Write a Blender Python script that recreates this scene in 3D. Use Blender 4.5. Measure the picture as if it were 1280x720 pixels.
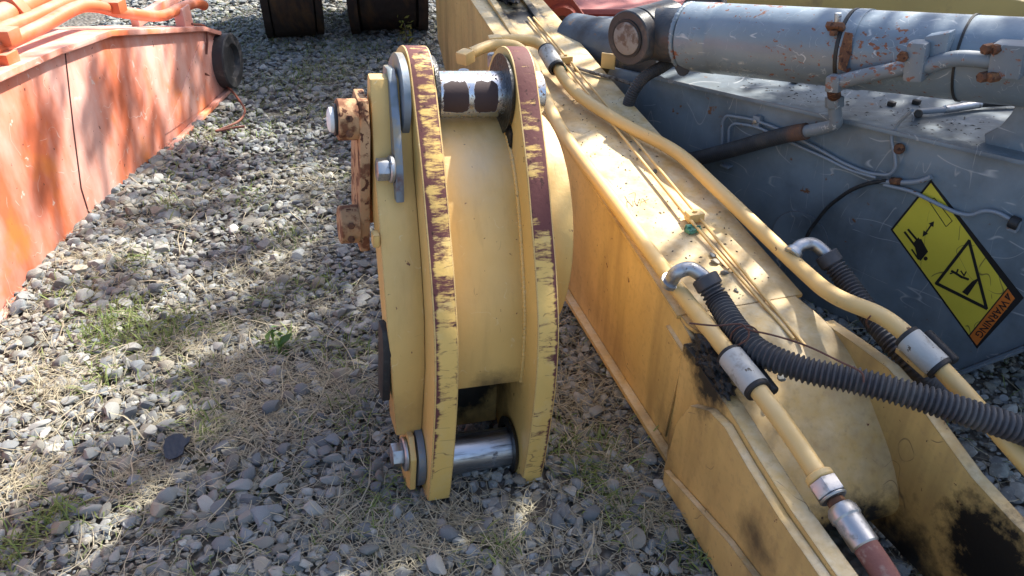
import bpy, bmesh, math, random
import numpy as np
from mathutils import Vector as Vec, Matrix

for o in list(bpy.data.objects):
    bpy.data.objects.remove(o)
scene = bpy.context.scene
col = scene.collection
rnd = random.Random(7)

# ------------------------------------------------------------------ camera
F = 1024.0; PITCH = math.radians(33); CAMH = 1.6
cam_d = bpy.data.cameras.new('camera')
cam = bpy.data.objects.new('camera', cam_d); col.objects.link(cam)
cam.location = (0, 0, CAMH)
cam.rotation_euler = (math.radians(90) - PITCH, 0, 0)
cam_d.sensor_width = 36; cam_d.lens = 36 * F / 1280
cam_d.clip_start = 0.02; cam_d.clip_end = 2000
scene.camera = cam
# ------------------------------------------------------------------ light
SUN_EL = math.radians(47); SUN_AZ = math.radians(46)      # azimuth from +Y towards +X
world = bpy.data.worlds.new('World'); scene.world = world
world.use_nodes = True
wn = world.node_tree
for n in list(wn.nodes): wn.nodes.remove(n)
sky = wn.nodes.new('ShaderNodeTexSky'); sky.sky_type = 'NISHITA'; sky.sun_disc = False
sky.sun_elevation = SUN_EL; sky.sun_rotation = SUN_AZ
sky.air_density = 1.0; sky.dust_density = 2.5; sky.ozone_density = 1.0
bg = wn.nodes.new('ShaderNodeBackground'); bg.inputs[1].default_value = 0.12
wo = wn.nodes.new('ShaderNodeOutputWorld')
wn.links.new(sky.outputs[0], bg.inputs[0]); wn.links.new(bg.outputs[0], wo.inputs[0])
sun_d = bpy.data.lights.new('sun', 'SUN'); sun_d.energy = 5.0; sun_d.angle = math.radians(0.53)
sun_d.color = (1.0, 0.95, 0.86)
sun = bpy.data.objects.new('sun', sun_d); col.objects.link(sun)
SD = Vec((math.sin(SUN_AZ) * math.cos(SUN_EL), math.cos(SUN_AZ) * math.cos(SUN_EL), math.sin(SUN_EL)))
sun.rotation_euler = SD.to_track_quat('Z', 'Y').to_euler()
sun.location = SD * 30
scene.view_settings.view_transform = 'Standard'
scene.view_settings.look = 'None'
scene.view_settings.gamma = 1.0
scene.view_settings.use_curve_mapping = False
scene.view_settings.exposure = 1.36

# ------------------------------------------------------------------ pixel to point
sp, cp = math.sin(PITCH), math.cos(PITCH)
def ray(px, py):
    a = (px - 640) / F; v = (py - 360) / F
    return Vec((a, cp - v * sp, -(sp + v * cp)))
C0 = Vec((0, 0, CAMH))
def G(px, py, z=0.0):
    r = ray(px, py); return C0 + r * ((z - CAMH) / r.z)
def V(px, py, p0, n):
    r = ray(px, py); return C0 + r * ((Vec(p0) - C0).dot(n) / r.dot(n))
def proj(p):
    d = Vec(p) - C0; dep = d.y * cp - d.z * sp
    return 640 + F * d.x / dep, 360 - F * (d.y * sp + d.z * cp) / dep, dep

# ------------------------------------------------------------------ material kit
class NT:
    def __init__(s, name):
        s.m = bpy.data.materials.new(name); s.m.use_nodes = True
        s.t = s.m.node_tree
        for n in list(s.t.nodes): s.t.nodes.remove(n)
        s.out = s.n('ShaderNodeOutputMaterial'); s.b = s.n('ShaderNodeBsdfPrincipled')
        s.l(s.b.outputs[0], s.out.inputs[0])
        s.co = s.n('ShaderNodeTexCoord').outputs['Object']
    def n(s, t): return s.t.nodes.new(t)
    def l(s, a, b): s.t.links.new(a, b)
    def put(s, sock, v):
        if hasattr(v, 'is_linked'): s.l(v, sock)
        elif isinstance(v, tuple) and len(v) == 3 and sock.type == 'RGBA': sock.default_value = v + (1,)
        else: sock.default_value = v
    def math(s, op, a, b=0.0, clamp=False):
        n = s.n('ShaderNodeMath'); n.operation = op; n.use_clamp = clamp
        s.put(n.inputs[0], a); s.put(n.inputs[1], b); return n.outputs[0]
    def mapr(s, v, a, b, c=0.0, d=1.0):
        n = s.n('ShaderNodeMapRange'); n.clamp = True; s.put(n.inputs[0], v)
        for i, q in enumerate((a, b, c, d)): n.inputs[i + 1].default_value = q
        return n.outputs[0]
    def vec(s, scale=(1, 1, 1), loc=(0, 0, 0), rot=(0, 0, 0), src=None):
        n = s.n('ShaderNodeMapping'); s.l(src or s.co, n.inputs[0])
        n.inputs['Scale'].default_value = scale; n.inputs['Location'].default_value = loc
        n.inputs['Rotation'].default_value = rot
        return n.outputs[0]
    def noise(s, scale, detail=4, rough=0.55, vec=None, dist=0.0):
        n = s.n('ShaderNodeTexNoise'); s.l(vec or s.co, n.inputs['Vector'])
        n.inputs['Scale'].default_value = scale; n.inputs['Detail'].default_value = detail
        n.inputs['Roughness'].default_value = rough; n.inputs['Distortion'].default_value = dist
        return n.outputs['Fac']
    def mix(s, f, a, b):
        n = s.n('ShaderNodeMix'); n.data_type = 'RGBA'; s.put(n.inputs[0], f)
        s.put(n.inputs[6], a); s.put(n.inputs[7], b); return n.outputs[2]
    def mixf(s, f, a, b):
        n = s.n('ShaderNodeMix'); n.data_type = 'FLOAT'; s.put(n.inputs[0], f)
        s.put(n.inputs[2], a); s.put(n.inputs[3], b); return n.outputs[0]
    def bump(s, h, strength=0.2, dist=0.01):
        n = s.n('ShaderNodeBump'); s.put(n.inputs['Height'], h)
        n.inputs['Strength'].default_value = strength; n.inputs['Distance'].default_value = dist
        s.l(n.outputs[0], s.b.inputs['Normal'])
    # masks
    def spots(s, scale, thr, soft=0.03, detail=4, vec=None, loc=(0, 0, 0)):
        return s.mapr(s.noise(scale, detail, 0.6, vec or s.vec(loc=loc)), thr, thr + soft)
    def scratch(s, scale, width, cover, loc=(0, 0, 0), sc=(1, 1, 1)):
        a = s.noise(scale, 1.5, 0.5, s.vec(scale=sc, loc=loc), 0.12)
        d = s.math('ABSOLUTE', s.math('SUBTRACT', a, 0.5))
        ln = s.mapr(d, 0, width, 1, 0)
        m = s.mapr(s.noise(scale * 1.7, 2, 0.5, s.vec(loc=(loc[0] + 5, 3, 1))), cover, cover + 0.05)
        return s.math('MULTIPLY', ln, m)
    def blob(s, c, r, soft=0.5, rag=0.5, nsc=30):
        n = s.n('ShaderNodeVectorMath'); n.operation = 'DISTANCE'; s.l(s.co, n.inputs[0]); n.inputs[1].default_value = tuple(c)
        d = s.math('DIVIDE', n.outputs['Value'], r)
        d = s.math('ADD', d, s.math('MULTIPLY', s.math('SUBTRACT', s.noise(nsc, 5, 0.7), 0.5), rag * 2))
        return s.mapr(d, 1 - soft, 1 + soft * 0.3, 1, 0)

def paint(name, base, rough=0.45, var=0.15, layers=(), bump=0.08, bscale=120, spec=0.5, metal=0.0, dust_sheen=None, edge=None):
    """a painted metal: base colour with slow variation, then (mask function, colour, roughness) layers"""
    t = NT(name)
    lo = tuple(c * (1 - var) for c in base); hi = tuple(min(1, c * (1 + var)) for c in base)
    c = t.mix(t.mapr(t.noise(5, 5), 0.3, 0.7), lo, hi)
    r = t.mixf(t.mapr(t.noise(11, 4), 0.3, 0.7), rough * 0.85, min(1, rough * 1.2))
    m = metal
    if dust_sheen:
        dcol, amt = dust_sheen
        g = t.n('ShaderNodeNewGeometry'); sx = t.n('ShaderNodeSeparateXYZ'); t.l(g.outputs['Normal'], sx.inputs[0])
        k = t.math('MULTIPLY', t.mapr(sx.outputs[2], 0.35, 0.95), t.mapr(t.noise(14, 6, 0.65), 0.32, 0.72, 0, amt))
        c = t.mix(k, c, dcol); r = t.mixf(k, r, 0.9)
    if edge:          # paint knocked off along the plate edges
        ecol, rad, thr = edge
        bv = t.n('ShaderNodeBevel'); bv.samples = 4; bv.inputs['Radius'].default_value = rad
        g2_ = t.n('ShaderNodeNewGeometry'); dt = t.n('ShaderNodeVectorMath'); dt.operation = 'DOT_PRODUCT'
        t.l(bv.outputs[0], dt.inputs[0]); t.l(g2_.outputs['Normal'], dt.inputs[1])
        e = t.mapr(dt.outputs['Value'], 0.80, 0.985, 1, 0)
        k = t.mapr(t.math('MULTIPLY', e, t.math('ADD', t.noise(34, 6, 0.7), t.math('MULTIPLY', t.noise(5, 2), 0.5))), thr, thr + 0.06)
        c = t.mix(k, c, ecol); r = t.mixf(k, r, 0.85)
    for L in layers:
        k = L[0](t); c = t.mix(k, c, L[1]); r = t.mixf(k, r, L[2])
        if len(L) > 3: m = t.mixf(k, m, L[3])
    t.put(t.b.inputs['Base Color'], c); t.put(t.b.inputs['Roughness'], r); t.put(t.b.inputs['Metallic'], m)
    t.b.inputs['Specular IOR Level'].default_value = spec
    t.bump(t.math('ADD', t.noise(bscale, 3), t.math('MULTIPLY', t.noise(9, 3), 1.5)), bump, 0.006)
    return t.m

# ------------------------------------------------------------------ object kit
def tag(o, label=None, cat=None, group=None, kind=None):
    if label: o['label'] = label
    if cat: o['category'] = cat
    if group: o['group'] = group
    if kind: o['kind'] = kind
    return o
def thing(name, label, cat, loc, rot=None, group=None):
    o = bpy.data.objects.new(name, None); col.objects.link(o)
    o.empty_display_size = 0.05
    m = Matrix.Translation(Vec(loc))
    if rot: m = m @ rot.to_4x4()
    o.matrix_basis = m
    return tag(o, label, cat, group)
def basis_chain(p):
    m = Matrix.Identity(4)
    while p is not None:
        m = p.matrix_basis @ m if p.parent is None else p.matrix_parent_inverse @ p.matrix_basis @ m
        p = p.parent
    return m
LOCAL = False    # True: meshes are given in the parent's own frame
def link(name, me, parent=None, mats=(), smooth=35, local=None):
    if not isinstance(mats, (tuple, list)): mats = (mats,)
    for m in mats: me.materials.append(m)
    if smooth:
        me.shade_smooth(); me.set_sharp_from_angle(angle=math.radians(smooth))
    o = bpy.data.objects.new(name, me); col.objects.link(o)
    if parent is not None:
        o.parent = parent
        loc = LOCAL if local is None else local
        if not loc or parent.parent is not None or parent.type == 'MESH':
            if loc:   # part of a part, both in the thing's frame
                pass
            else:
                o.matrix_parent_inverse = basis_chain(parent).inverted()
    return o
def mesh(name, vs, fs):
    me = bpy.data.meshes.new(name); me.from_pydata([tuple(v) for v in vs], [], fs); me.update(); return me
def bm_mesh(name, bm):
    bmesh.ops.recalc_face_normals(bm, faces=bm.faces)
    me = bpy.data.meshes.new(name); bm.to_mesh(me); bm.free(); return me
def do_bevel(bm, w, seg=2, ang=25):
    if w <= 0: return
    ed = [e for e in bm.edges if len(e.link_faces) == 2 and e.calc_face_angle(0) > math.radians(ang)]
    bmesh.ops.bevel(bm, geom=ed, offset=w, segments=seg, affect='EDGES', profile=0.6, clamp_overlap=True)
def extr(name, pts, o, ex, ey, ez, th, mats, parent, bevel=0.003, edge_slot=None, smooth=30):
    """polygon pts in the (ex,ey) plane at o, pushed out by th along ez"""
    bm = bmesh.new(); o = Vec(o); ex = Vec(ex); ey = Vec(ey); ez = Vec(ez)
    a = [bm.verts.new(o + ex * p[0] + ey * p[1]) for p in pts]
    b = [bm.verts.new(o + ex * p[0] + ey * p[1] + ez * th) for p in pts]
    bm.faces.new(a); bm.faces.new(b[::-1])
    n = len(pts)
    for i in range(n):
        f = bm.faces.new((a[i], b[i], b[(i + 1) % n], a[(i + 1) % n]))
        if edge_slot: f.material_index = edge_slot(i) if callable(edge_slot) else edge_slot
    bmesh.ops.recalc_face_normals(bm, faces=bm.faces)
    do_bevel(bm, bevel)
    return link(name, bm_mesh(name, bm), parent, mats, smooth)
X, Y, Z = Vec((1, 0, 0)), Vec((0, 1, 0)), Vec((0, 0, 1))
def box(name, c, dims, mats, parent, ex=X, ey=Y, ez=Z, bevel=0.003):
    c = Vec(c); a, b, d = (q / 2 for q in dims)
    return extr(name, [(-a, -b), (a, -b), (a, b), (-a, b)], c - Vec(ez) * d, ex, ey, ez, dims[2], mats, parent, bevel)
def frame_of(ax):
    ax = Vec(ax).normalized(); t = Z if abs(ax.z) < 0.9 else X
    u = ax.cross(t).normalized(); v = ax.cross(u).normalized(); return u, v
def lathe(name, p, axis, profile, mats, parent, seg=32, smooth=35, slots=None):
    """profile: (height along axis, radius); closed with caps where radius is 0"""
    p = Vec(p); ax = Vec(axis).normalized(); u, v = frame_of(ax); vs = []; fs = []; rings = []
    for h, r in profile:
        if r <= 1e-6:
            rings.append([len(vs)]); vs.append(p + ax * h)
        else:
            rings.append(list(range(len(vs), len(vs) + seg)))
            for k in range(seg):
                a = 2 * math.pi * k / seg; vs.append(p + ax * h + u * (r * math.cos(a)) + v * (r * math.sin(a)))
    mi = []
    for i in range(len(rings) - 1):
        A, B = rings[i], rings[i + 1]
        for k in range(seg):
            k2 = (k + 1) % seg
            if len(A) == 1 and len(B) == 1: continue
            if len(A) == 1: fs.append((A[0], B[k2], B[k]))
            elif len(B) == 1: fs.append((A[k], A[k2], B[0]))
            else: fs.append((A[k], A[k2], B[k2], B[k]))
            mi.append(slots[i] if slots else 0)
    me = mesh(name, vs, fs)
    for f, m in zip(me.polygons, mi): f.material_index = m
    bm = bmesh.new(); bm.from_mesh(me); bmesh.ops.recalc_face_normals(bm, faces=bm.faces); bm.to_mesh(me); bm.free()
    return link(name, me, parent, mats, smooth)
def cyl(name, p0, p1, r, mats, parent, seg=28, bev=0.003):
    p0 = Vec(p0); p1 = Vec(p1); h = (p1 - p0).length; bev = min(bev, r * 0.4, h * 0.4)
    return lathe(name, p0, p1 - p0, [(0, 0), (0, r - bev), (bev, r), (h - bev, r), (h, r - bev), (h, 0)], mats, parent, seg)
def hexbolt(name, p, axis, r, h, mats, parent):
    ax = Vec(axis).normalized(); u, v = frame_of(ax)
    pts = [(r * math.cos(a * math.pi / 3), r * math.sin(a * math.pi / 3)) for a in range(6)]
    return extr(name, pts, p, u, v, ax, h, mats, parent, bevel=r * 0.1)
def smoothpath(pts, n=8):
    P = [Vec(p) for p in pts]; P = [P[0] * 2 - P[1]] + P + [P[-1] * 2 - P[-2]]; out = []
    for i in range(1, len(P) - 2):
        a, b, c, d = P[i - 1:i + 3]
        for k in range(n):
            t = k / n
            out.append(0.5 * ((2 * b) + (c - a) * t + (2 * a - 5 * b + 4 * c - d) * t * t + (3 * b - a - 3 * c + d) * t ** 3))
    out.append(P[-2]); return out
def resample(P, step):
    out = [P[0]]; acc = 0.0; 
    L = [0]
    for a, b in zip(P, P[1:]): L.append(L[-1] + (b - a).length)
    n = max(2, int(L[-1] / step)); j = 0
    for k in range(1, n + 1):
        s = L[-1] * k / n
        while j < len(P) - 2 and L[j + 1] < s: j += 1
        d = L[j + 1] - L[j]; t = (s - L[j]) / d if d > 0 else 0
        out.append(P[j].lerp(P[j + 1], min(1, t)))
    return out
def sweep_mesh(name, P, rad, seg=12, flat=None):
    P = [Vec(p) for p in P]; n = len(P); vs = []; fs = []
    T = [(P[min(i + 1, n - 1)] - P[max(i - 1, 0)]).normalized() for i in range(n)]
    u = frame_of(T[0])[0]
    for i in range(n):
        u = (u - T[i] * u.dot(T[i])).normalized(); v = T[i].cross(u)
        r = rad(i) if callable(rad) else rad
        for k in range(seg):
            a = 2 * math.pi * k / seg; vs.append(P[i] + u * (r * math.cos(a)) + v * (r * math.sin(a)))
    for i in range(n - 1):
        for k in range(seg):
            k2 = (k + 1) % seg
            fs.append((i * seg + k, i * seg + k2, (i + 1) * seg + k2, (i + 1) * seg + k))
    fs.append(tuple(range(seg - 1, -1, -1))); fs.append(tuple((n - 1) * seg + k for k in range(seg)))
    return mesh(name, vs, fs)
def tube(name, pts, r, mats, parent, seg=14, n=8, smooth=40, sharp=False):
    P = [Vec(p) for p in pts] if sharp else smoothpath(pts, n)
    return link(name, sweep_mesh(name, P, r, seg), parent, mats, smooth)
def bent(pts, r=0.05, n=5):
    """polyline with rounded bends"""
    P = [Vec(p) for p in pts]; out = [P[0]]
    for a, b, c in zip(P, P[1:], P[2:]):
        k = min(r, (b - a).length * 0.45, (c - b).length * 0.45)
        s = b + (a - b).normalized() * k; e = b + (c - b).normalized() * k
        for i in range(n + 1):
            t = i / n; out.append(s * (1 - t) ** 2 + b * (2 * t * (1 - t)) + e * t * t)
    out.append(P[-1]); return out
def corrugated(name, pts, r, pitch, mats, parent, depth=0.16):
    P = resample(smoothpath(pts, 10), pitch / 5)
    prof = [1.0, 1.0, 1 - depth, 1 - depth * 1.15, 1 - depth * 0.6]
    return link(name, sweep_mesh(name, P, lambda i: r * prof[i % 5], 18), parent, mats, 60)
# ------------------------------------------------------------------ ground
rng = np.random.default_rng(11)
def hgt(x, y):
    x = np.asarray(x, float); y = np.asarray(y, float)
    h = 0.012 * np.sin(x * 2.1 + 0.7) * np.cos(y * 1.7 + 0.4) + 0.008 * np.sin(x * 5.3 + y * 4.1) - 0.012
    m = 0.05 * np.exp(-((x + 1.66) / 0.2) ** 2 - ((y - 3.2) / 0.55) ** 2)
    m = m + 0.025 * np.exp(-((x + 1.55) / 0.25) ** 2 - ((y - 2.7) / 0.4) ** 2)
    return h + m
def ground_mat():
    t = NT('gravel soil')
    c = t.mix(t.mapr(t.noise(3, 6), 0.3, 0.7), (0.075, 0.066, 0.056), (0.13, 0.115, 0.095))
    vor = t.n('ShaderNodeTexVoronoi'); t.l(t.co, vor.inputs['Vector']); vor.inputs['Scale'].default_value = 38
    c = t.mix(t.mapr(vor.outputs['Distance'], 0.1, 0.5, 0.75, 0.0), c, (0.25, 0.24, 0.225))
    c = t.mix(t.spots(1.6, 0.55, 0.15), c, (0.085, 0.10, 0.05))
    t.put(t.b.inputs['Base Color'], c); t.b.inputs['Roughness'].default_value = 0.95
    t.bump(vor.outputs['Distance'], 0.8, 0.02)
    return t.m
gx = np.concatenate(([-300, -80, -25, -9, -5], np.linspace(-3.2, 3.2, 110), [5, 9, 25, 80, 300]))
gy = np.concatenate(([-300, -60, -15, -4, -1], np.linspace(0.2, 8, 120), [10, 14, 30, 80, 300]))
GX, GY = np.meshgrid(gx, gy); inside = (abs(GX) < 4) & (GY > 0) & (GY < 9)
GZ = np.where(inside, hgt(GX, GY), -0.012)
nx, ny = len(gx), len(gy)
vs = np.stack([GX.ravel(), GY.ravel(), GZ.ravel() - 0.008], 1)
fs = [(j * nx + i, j * nx + i + 1, (j + 1) * nx + i + 1, (j + 1) * nx + i) for j in range(ny - 1) for i in range(nx - 1)]
ground = link('ground', mesh('ground', vs, fs), None, ground_mat(), 80)
tag(ground, 'grey gravel yard ground with dry grass between the stones', 'ground', kind='structure')

def stone_mat():
    t = NT('gravel stone')
    a = t.n('ShaderNodeAttribute'); a.attribute_name = 'tint'
    k = t.mapr(t.noise(55, 5, 0.6), 0.3, 0.7, 0.78, 1.18)
    mul = t.n('ShaderNodeMix'); mul.data_type = 'RGBA'; mul.blend_type = 'MULTIPLY'; mul.inputs[0].default_value = 1
    t.l(a.outputs['Color'], mul.inputs[6]); cmb = t.n('ShaderNodeCombineColor')
    for i in range(3): t.l(k, cmb.inputs[i])
    t.l(cmb.outputs[0], mul.inputs[7])
    c = mul.outputs[2]
    c = t.mix(t.math('MULTIPLY', t.spots(90, 0.60, 0.08, 3), 0.5), c, (0.42, 0.40, 0.36))
    c = t.mix(t.math('MULTIPLY', t.spots(23, 0.58, 0.14, 5), 0.55), c, (0.15, 0.125, 0.095))
    t.put(t.b.inputs['Base Color'], c); t.b.inputs['Roughness'].default_value = 0.78
    t.b.inputs['Specular IOR Level'].default_value = 0.35
    t.bump(t.noise(260, 4), 0.35, 0.004)
    return t.m
M_STONE = stone_mat()
def ico(sub):
    bm = bmesh.new(); bmesh.ops.create_icosphere(bm, subdivisions=sub, radius=1)
    bm.verts.ensure_lookup_table()
    v = np.array([q.co[:] for q in bm.verts]); f = np.array([[q.index for q in p.verts] for p in bm.faces]); bm.free()
    return v, f
ICO = {k: ico(k) for k in (1, 2, 3)}
def pebble(sub):
    v = ICO[sub][0].copy()
    for _ in range(rng.integers(8, 14)):
        n = rng.normal(size=3); n /= np.linalg.norm(n); c = rng.uniform(0.42, 0.80)
        d = v @ n; k = d > c
        v[k] -= np.outer(d[k] - c, n) * 0.92
    v *= np.array([1, rng.uniform(0.62, 0.95), rng.uniform(0.38, 0.66)])
    return v / np.abs(v).max()
PEB = {k: [pebble(k) for _ in range(40)] for k in (1, 2, 3)}
TINTS = np.array([(.235, .24, .245), (.29, .285, .275), (.20, .215, .235), (.345, .335, .315), (.26, .24, .205), (.22, .205, .185),
                  (.17, .18, .195), (.42, .41, .39), (.25, .255, .25), (.30, .27, .225), (.205, .22, .215)])
TINTS = TINTS * np.array([.97, 1.0, .98])
TW = np.array([.17, .15, .14, .09, .09, .08, .10, .03, .08, .04, .03]); TW /= TW.sum()
def tint(n):
    return TINTS[rng.choice(len(TINTS), n, p=TW)] * rng.uniform(0.62, 1.04, (n, 1))
def rots(n, tilt):
    a = rng.uniform(0, 2 * np.pi, n); b = rng.normal(0, tilt, n); c = rng.normal(0, tilt, n)
    ca, sa, cb, sb, cc, sc_ = np.cos(a), np.sin(a), np.cos(b), np.sin(b), np.cos(c), np.sin(c)
    R = np.zeros((n, 3, 3))
    R[:, 0, 0] = ca * cc - sa * sb * sc_; R[:, 0, 1] = -sa * cb; R[:, 0, 2] = ca * sc_ + sa * sb * cc
    R[:, 1, 0] = sa * cc + ca * sb * sc_; R[:, 1, 1] = ca * cb; R[:, 1, 2] = sa * sc_ - ca * sb * cc
    R[:, 2, 0] = -cb * sc_; R[:, 2, 1] = sb; R[:, 2, 2] = cb * cc
    return R
# scatter: positions, size
def scatter(x0, x1, y0, y1, dens, size, sig, smin, smax):
    n = int((x1 - x0) * (y1 - y0) * dens)
    x = rng.uniform(x0, x1, n); y = rng.uniform(y0, y1, n)
    s = np.clip(np.exp(rng.normal(np.log(size), sig, n)), smin, smax)
    return x, y, s
def infront(x, y, margin=80):
    D = y * cp + CAMH * sp; u = 640 + F * x / D; v = 360 - F * (y * sp - CAMH * cp) / D
    return (u > -margin) & (u < 1280 + margin) & (v < 720 + margin * 1.5) & (v > -margin)
def under(x, y):      # hidden below the machine arms
    s = (x - 0.226) * 0.276 - (y - 2.242) * 0.961; o = (x - 0.226) * 0.961 + (y - 2.242) * 0.276
    a = (s > -2.2) & (o > 0.1) & (o < 0.36)
    return a | ((x < -1.95) & (y < 4.7))
sets = []
for (args, sub) in (((-1.9, 1.9, 0.75, 2.25, 2250, 0.0138, 0.36, 0.006, 0.034), 3),
                    ((-2.2, 2.2, 2.25, 4.2, 1950, 0.0138, 0.36, 0.006, 0.034), 2),
                    ((-3.0, 3.6, 4.2, 7.4, 1300, 0.0150, 0.38, 0.007, 0.034), 1),
                    ((-1.9, 1.9, 0.75, 3.0, 2600, 0.0055, 0.30, 0.003, 0.009), 1),
                    ((-2.0, -1.35, 2.3, 3.7, 900, 0.021, 0.33, 0.010, 0.040), 2)):
    x, y, s = scatter(*args)
    k = infront(x, y) & ~under(x, y)
    x, y, s = x[k], y[k], s[k]
    # push small stones lower, big ones on top; thin them where grass grows
    z = hgt(x, y) + s * rng.uniform(-0.25, 0.35, len(s)) + rng.uniform(0, 0.004, len(s))
    sets.append((x, y, z, s, sub))
# the 300 stones that show largest become single objects
allx = np.concatenate([q[0] for q in sets[:2]]); ally = np.concatenate([q[1] for q in sets[:2]]); alls = np.concatenate([q[3] for q in sets[:2]])
D = ally * cp + CAMH * sp; U = 640 + F * allx / D; W = 360 - F * (ally * sp - CAMH * cp) / D
vis = (U > 10) & (U < 1270) & (W > 0) & (W < 712)
vis &= ~((U > 470) & (U < 730) & (W < 560)) & ~(U > 690 + np.maximum(0, (W - 400)) * 0.6)
score = np.where(vis, alls / D, 0); order = np.argsort(-score)[:300]
single = np.zeros(len(allx), bool); single[order] = True
off = 0
def stone_obj_mesh(p, tn):
    v, f = PEB[2][p], ICO[2][1]
    me = bpy.data.meshes.new('stone'); me.from_pydata(v.tolist(), [], f.tolist())
    a = me.attributes.new('tint', 'FLOAT_COLOR', 'POINT'); a.data.foreach_set('color', np.tile(np.append(tn, 1), len(v)).astype(np.float32))
    me.materials.append(M_STONE); me.shade_smooth(); me.set_sharp_from_angle(angle=math.radians(32)); return me
protos = [stone_obj_mesh(i, t) for i, t in enumerate(tint(40))]
gv, gf, gc = [], [], []; base = 0
for si, (x, y, z, s, sub) in enumerate(sets):
    n = len(x); R = rots(n, 0.22); tn = tint(n); pid = rng.integers(0, 40, n)
    if si == 3: tn = tn * np.array([.92, .84, .72])
    mask = np.ones(n, bool)
    if si < 2:
        mask = ~single[off:off + n]
        for i in np.nonzero(~mask)[0]:
            o = bpy.data.objects.new('stone', protos[pid[i]]); col.objects.link(o); o.parent = ground
            Mx = Matrix(R[i].tolist()).to_4x4() @ Matrix.Diagonal((s[i], s[i], s[i], 1))
            o.matrix_basis = Matrix.Translation((x[i], y[i], z[i] + s[i] * 0.25)) @ Mx
        off += n
    F0 = ICO[sub][1]
    for p in range(40):
        k = np.nonzero(mask & (pid == p))[0]
        if not len(k): continue
        v = PEB[sub][p]
        vv = np.einsum('nij,vj->nvi', R[k], v) * s[k][:, None, None] + np.stack([x[k], y[k], z[k]], 1)[:, None, :]
        gv.append(vv.reshape(-1, 3)); nv = len(v)
        gf.append((F0[None] + (base + np.arange(len(k)) * nv)[:, None, None]).reshape(-1, 3)); base += nv * len(k)
        gc.append(np.repeat(np.append(tn[k], np.ones((len(k), 1)), 1), nv, 0))
def big_tri_mesh(name, v, f, c=None):
    me = bpy.data.meshes.new(name)
    me.vertices.add(len(v)); me.vertices.foreach_set('co', v.astype(np.float32).ravel())
    me.loops.add(f.size); me.loops.foreach_set('vertex_index', f.astype(np.int32).ravel())
    me.polygons.add(len(f)); k = f.shape[1]
    me.polygons.foreach_set('loop_start', np.arange(0, f.size, k, dtype=np.int32))
    me.update(calc_edges=True)
    if c is not None:
        a = me.attributes.new('tint', 'FLOAT_COLOR', 'POINT'); a.data.foreach_set('color', c.astype(np.float32).ravel())
    return me
me = big_tri_mesh('gravel', np.concatenate(gv), np.concatenate(gf), np.concatenate(gc))
me.materials.append(M_STONE); me.shade_smooth(); me.set_sharp_from_angle(angle=math.radians(32))
gravel = bpy.data.objects.new('gravel', me); col.objects.link(gravel)
tag(gravel, 'loose grey and brown pebbles covering the yard', 'gravel', kind='stuff')
print('gravel tris', len(me.polygons))

# ---- grass and straw
def blade_mat(name):
    t = NT(name); a = t.n('ShaderNodeAttribute'); a.attribute_name = 'tint'
    t.l(a.outputs['Color'], t.b.inputs['Base Color']); t.b.inputs['Roughness'].default_value = 0.6
    t.b.inputs['Specular IOR Level'].default_value = 0.3
    tr = t.n('ShaderNodeBsdfTranslucent'); t.l(a.outputs['Color'], tr.inputs[0])
    mx = t.n('ShaderNodeMixShader'); mx.inputs[0].default_value = 0.3
    t.l(t.b.outputs[0], mx.inputs[1]); t.l(tr.outputs[0], mx.inputs[2]); t.l(mx.outputs[0], t.out.inputs[0])
    return t.m
M_BLADE = blade_mat('grass blade')
def blades(x, y, L, w, lift, curve, colr, zoff=0.0, segs=3):
    """ribbons: start at x,y; lift = starting pitch angle, curve = bend"""
    n = len(x); a = rng.uniform(0, 2 * np.pi, n)
    dx, dy = np.cos(a), np.sin(a); px, py, pz = x.copy(), y.copy(), hgt(x, y) + zoff
    pit = lift.copy(); yaw = a.copy(); V_ = []
    for k in range(segs + 1):
        ww = w * (1.0 if k < segs else 0.15) * (0.8 if k == 0 else 1)
        qx, qy = -np.sin(yaw), np.cos(yaw)
        V_.append(np.stack([px - qx * ww, py - qy * ww, pz], 1)); V_.append(np.stack([px + qx * ww, py + qy * ww, pz + ww * 0.3], 1))
        st = L / segs
        px = px + np.cos(yaw) * np.cos(pit) * st; py = py + np.sin(yaw) * np.cos(pit) * st; pz = pz + np.sin(pit) * st
        pz = np.maximum(pz, hgt(px, py) + 0.012)
        pit = pit - curve; yaw = yaw + rng.normal(0, 0.25, n)
    v = np.stack(V_, 1).reshape(-1, 3); m = 2 * (segs + 1)
    f = []
    for k in range(segs): f.append([2 * k, 2 * k + 1, 2 * k + 3, 2 * k + 2])
    f = (np.array(f)[None] + (np.arange(n) * m)[:, None, None]).reshape(-1, 4)
    c = np.repeat(np.append(colr, np.ones((n, 1)), 1), m, 0)
    return v, f, c
def join_blades(name, parts, label, cat):
    b = 0; vv, ff, cc = [], [], []
    for v, f, c in parts: vv.append(v); ff.append(f + b); cc.append(c); b += len(v)
    me = big_tri_mesh(name, np.concatenate(vv), np.concatenate(ff), np.concatenate(cc)); me.materials.append(M_BLADE)
    o = bpy.data.objects.new(name, me); col.objects.link(o); tag(o, label, cat, kind='stuff'); return o
def gcol(n, a, b): 
    t = rng.uniform(0, 1, (n, 1)); return (np.array(a) * t + np.array(b) * (1 - t)) * rng.uniform(0.75, 1.2, (n, 1))
def vnoise(x, y, s, seed):
    r = np.random.default_rng(seed); o = np.zeros_like(x)
    for _ in range(6):
        k = r.normal(0, s, 2); o += np.sin(x * k[0] + y * k[1] + r.uniform(0, 6.28))
    return o / 6
straw, green = [], []
n = 54000; x = rng.uniform(-2.2, 2.2, n); y = 0.8 + 5.4 * rng.uniform(0, 1, n) ** 1.3
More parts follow.
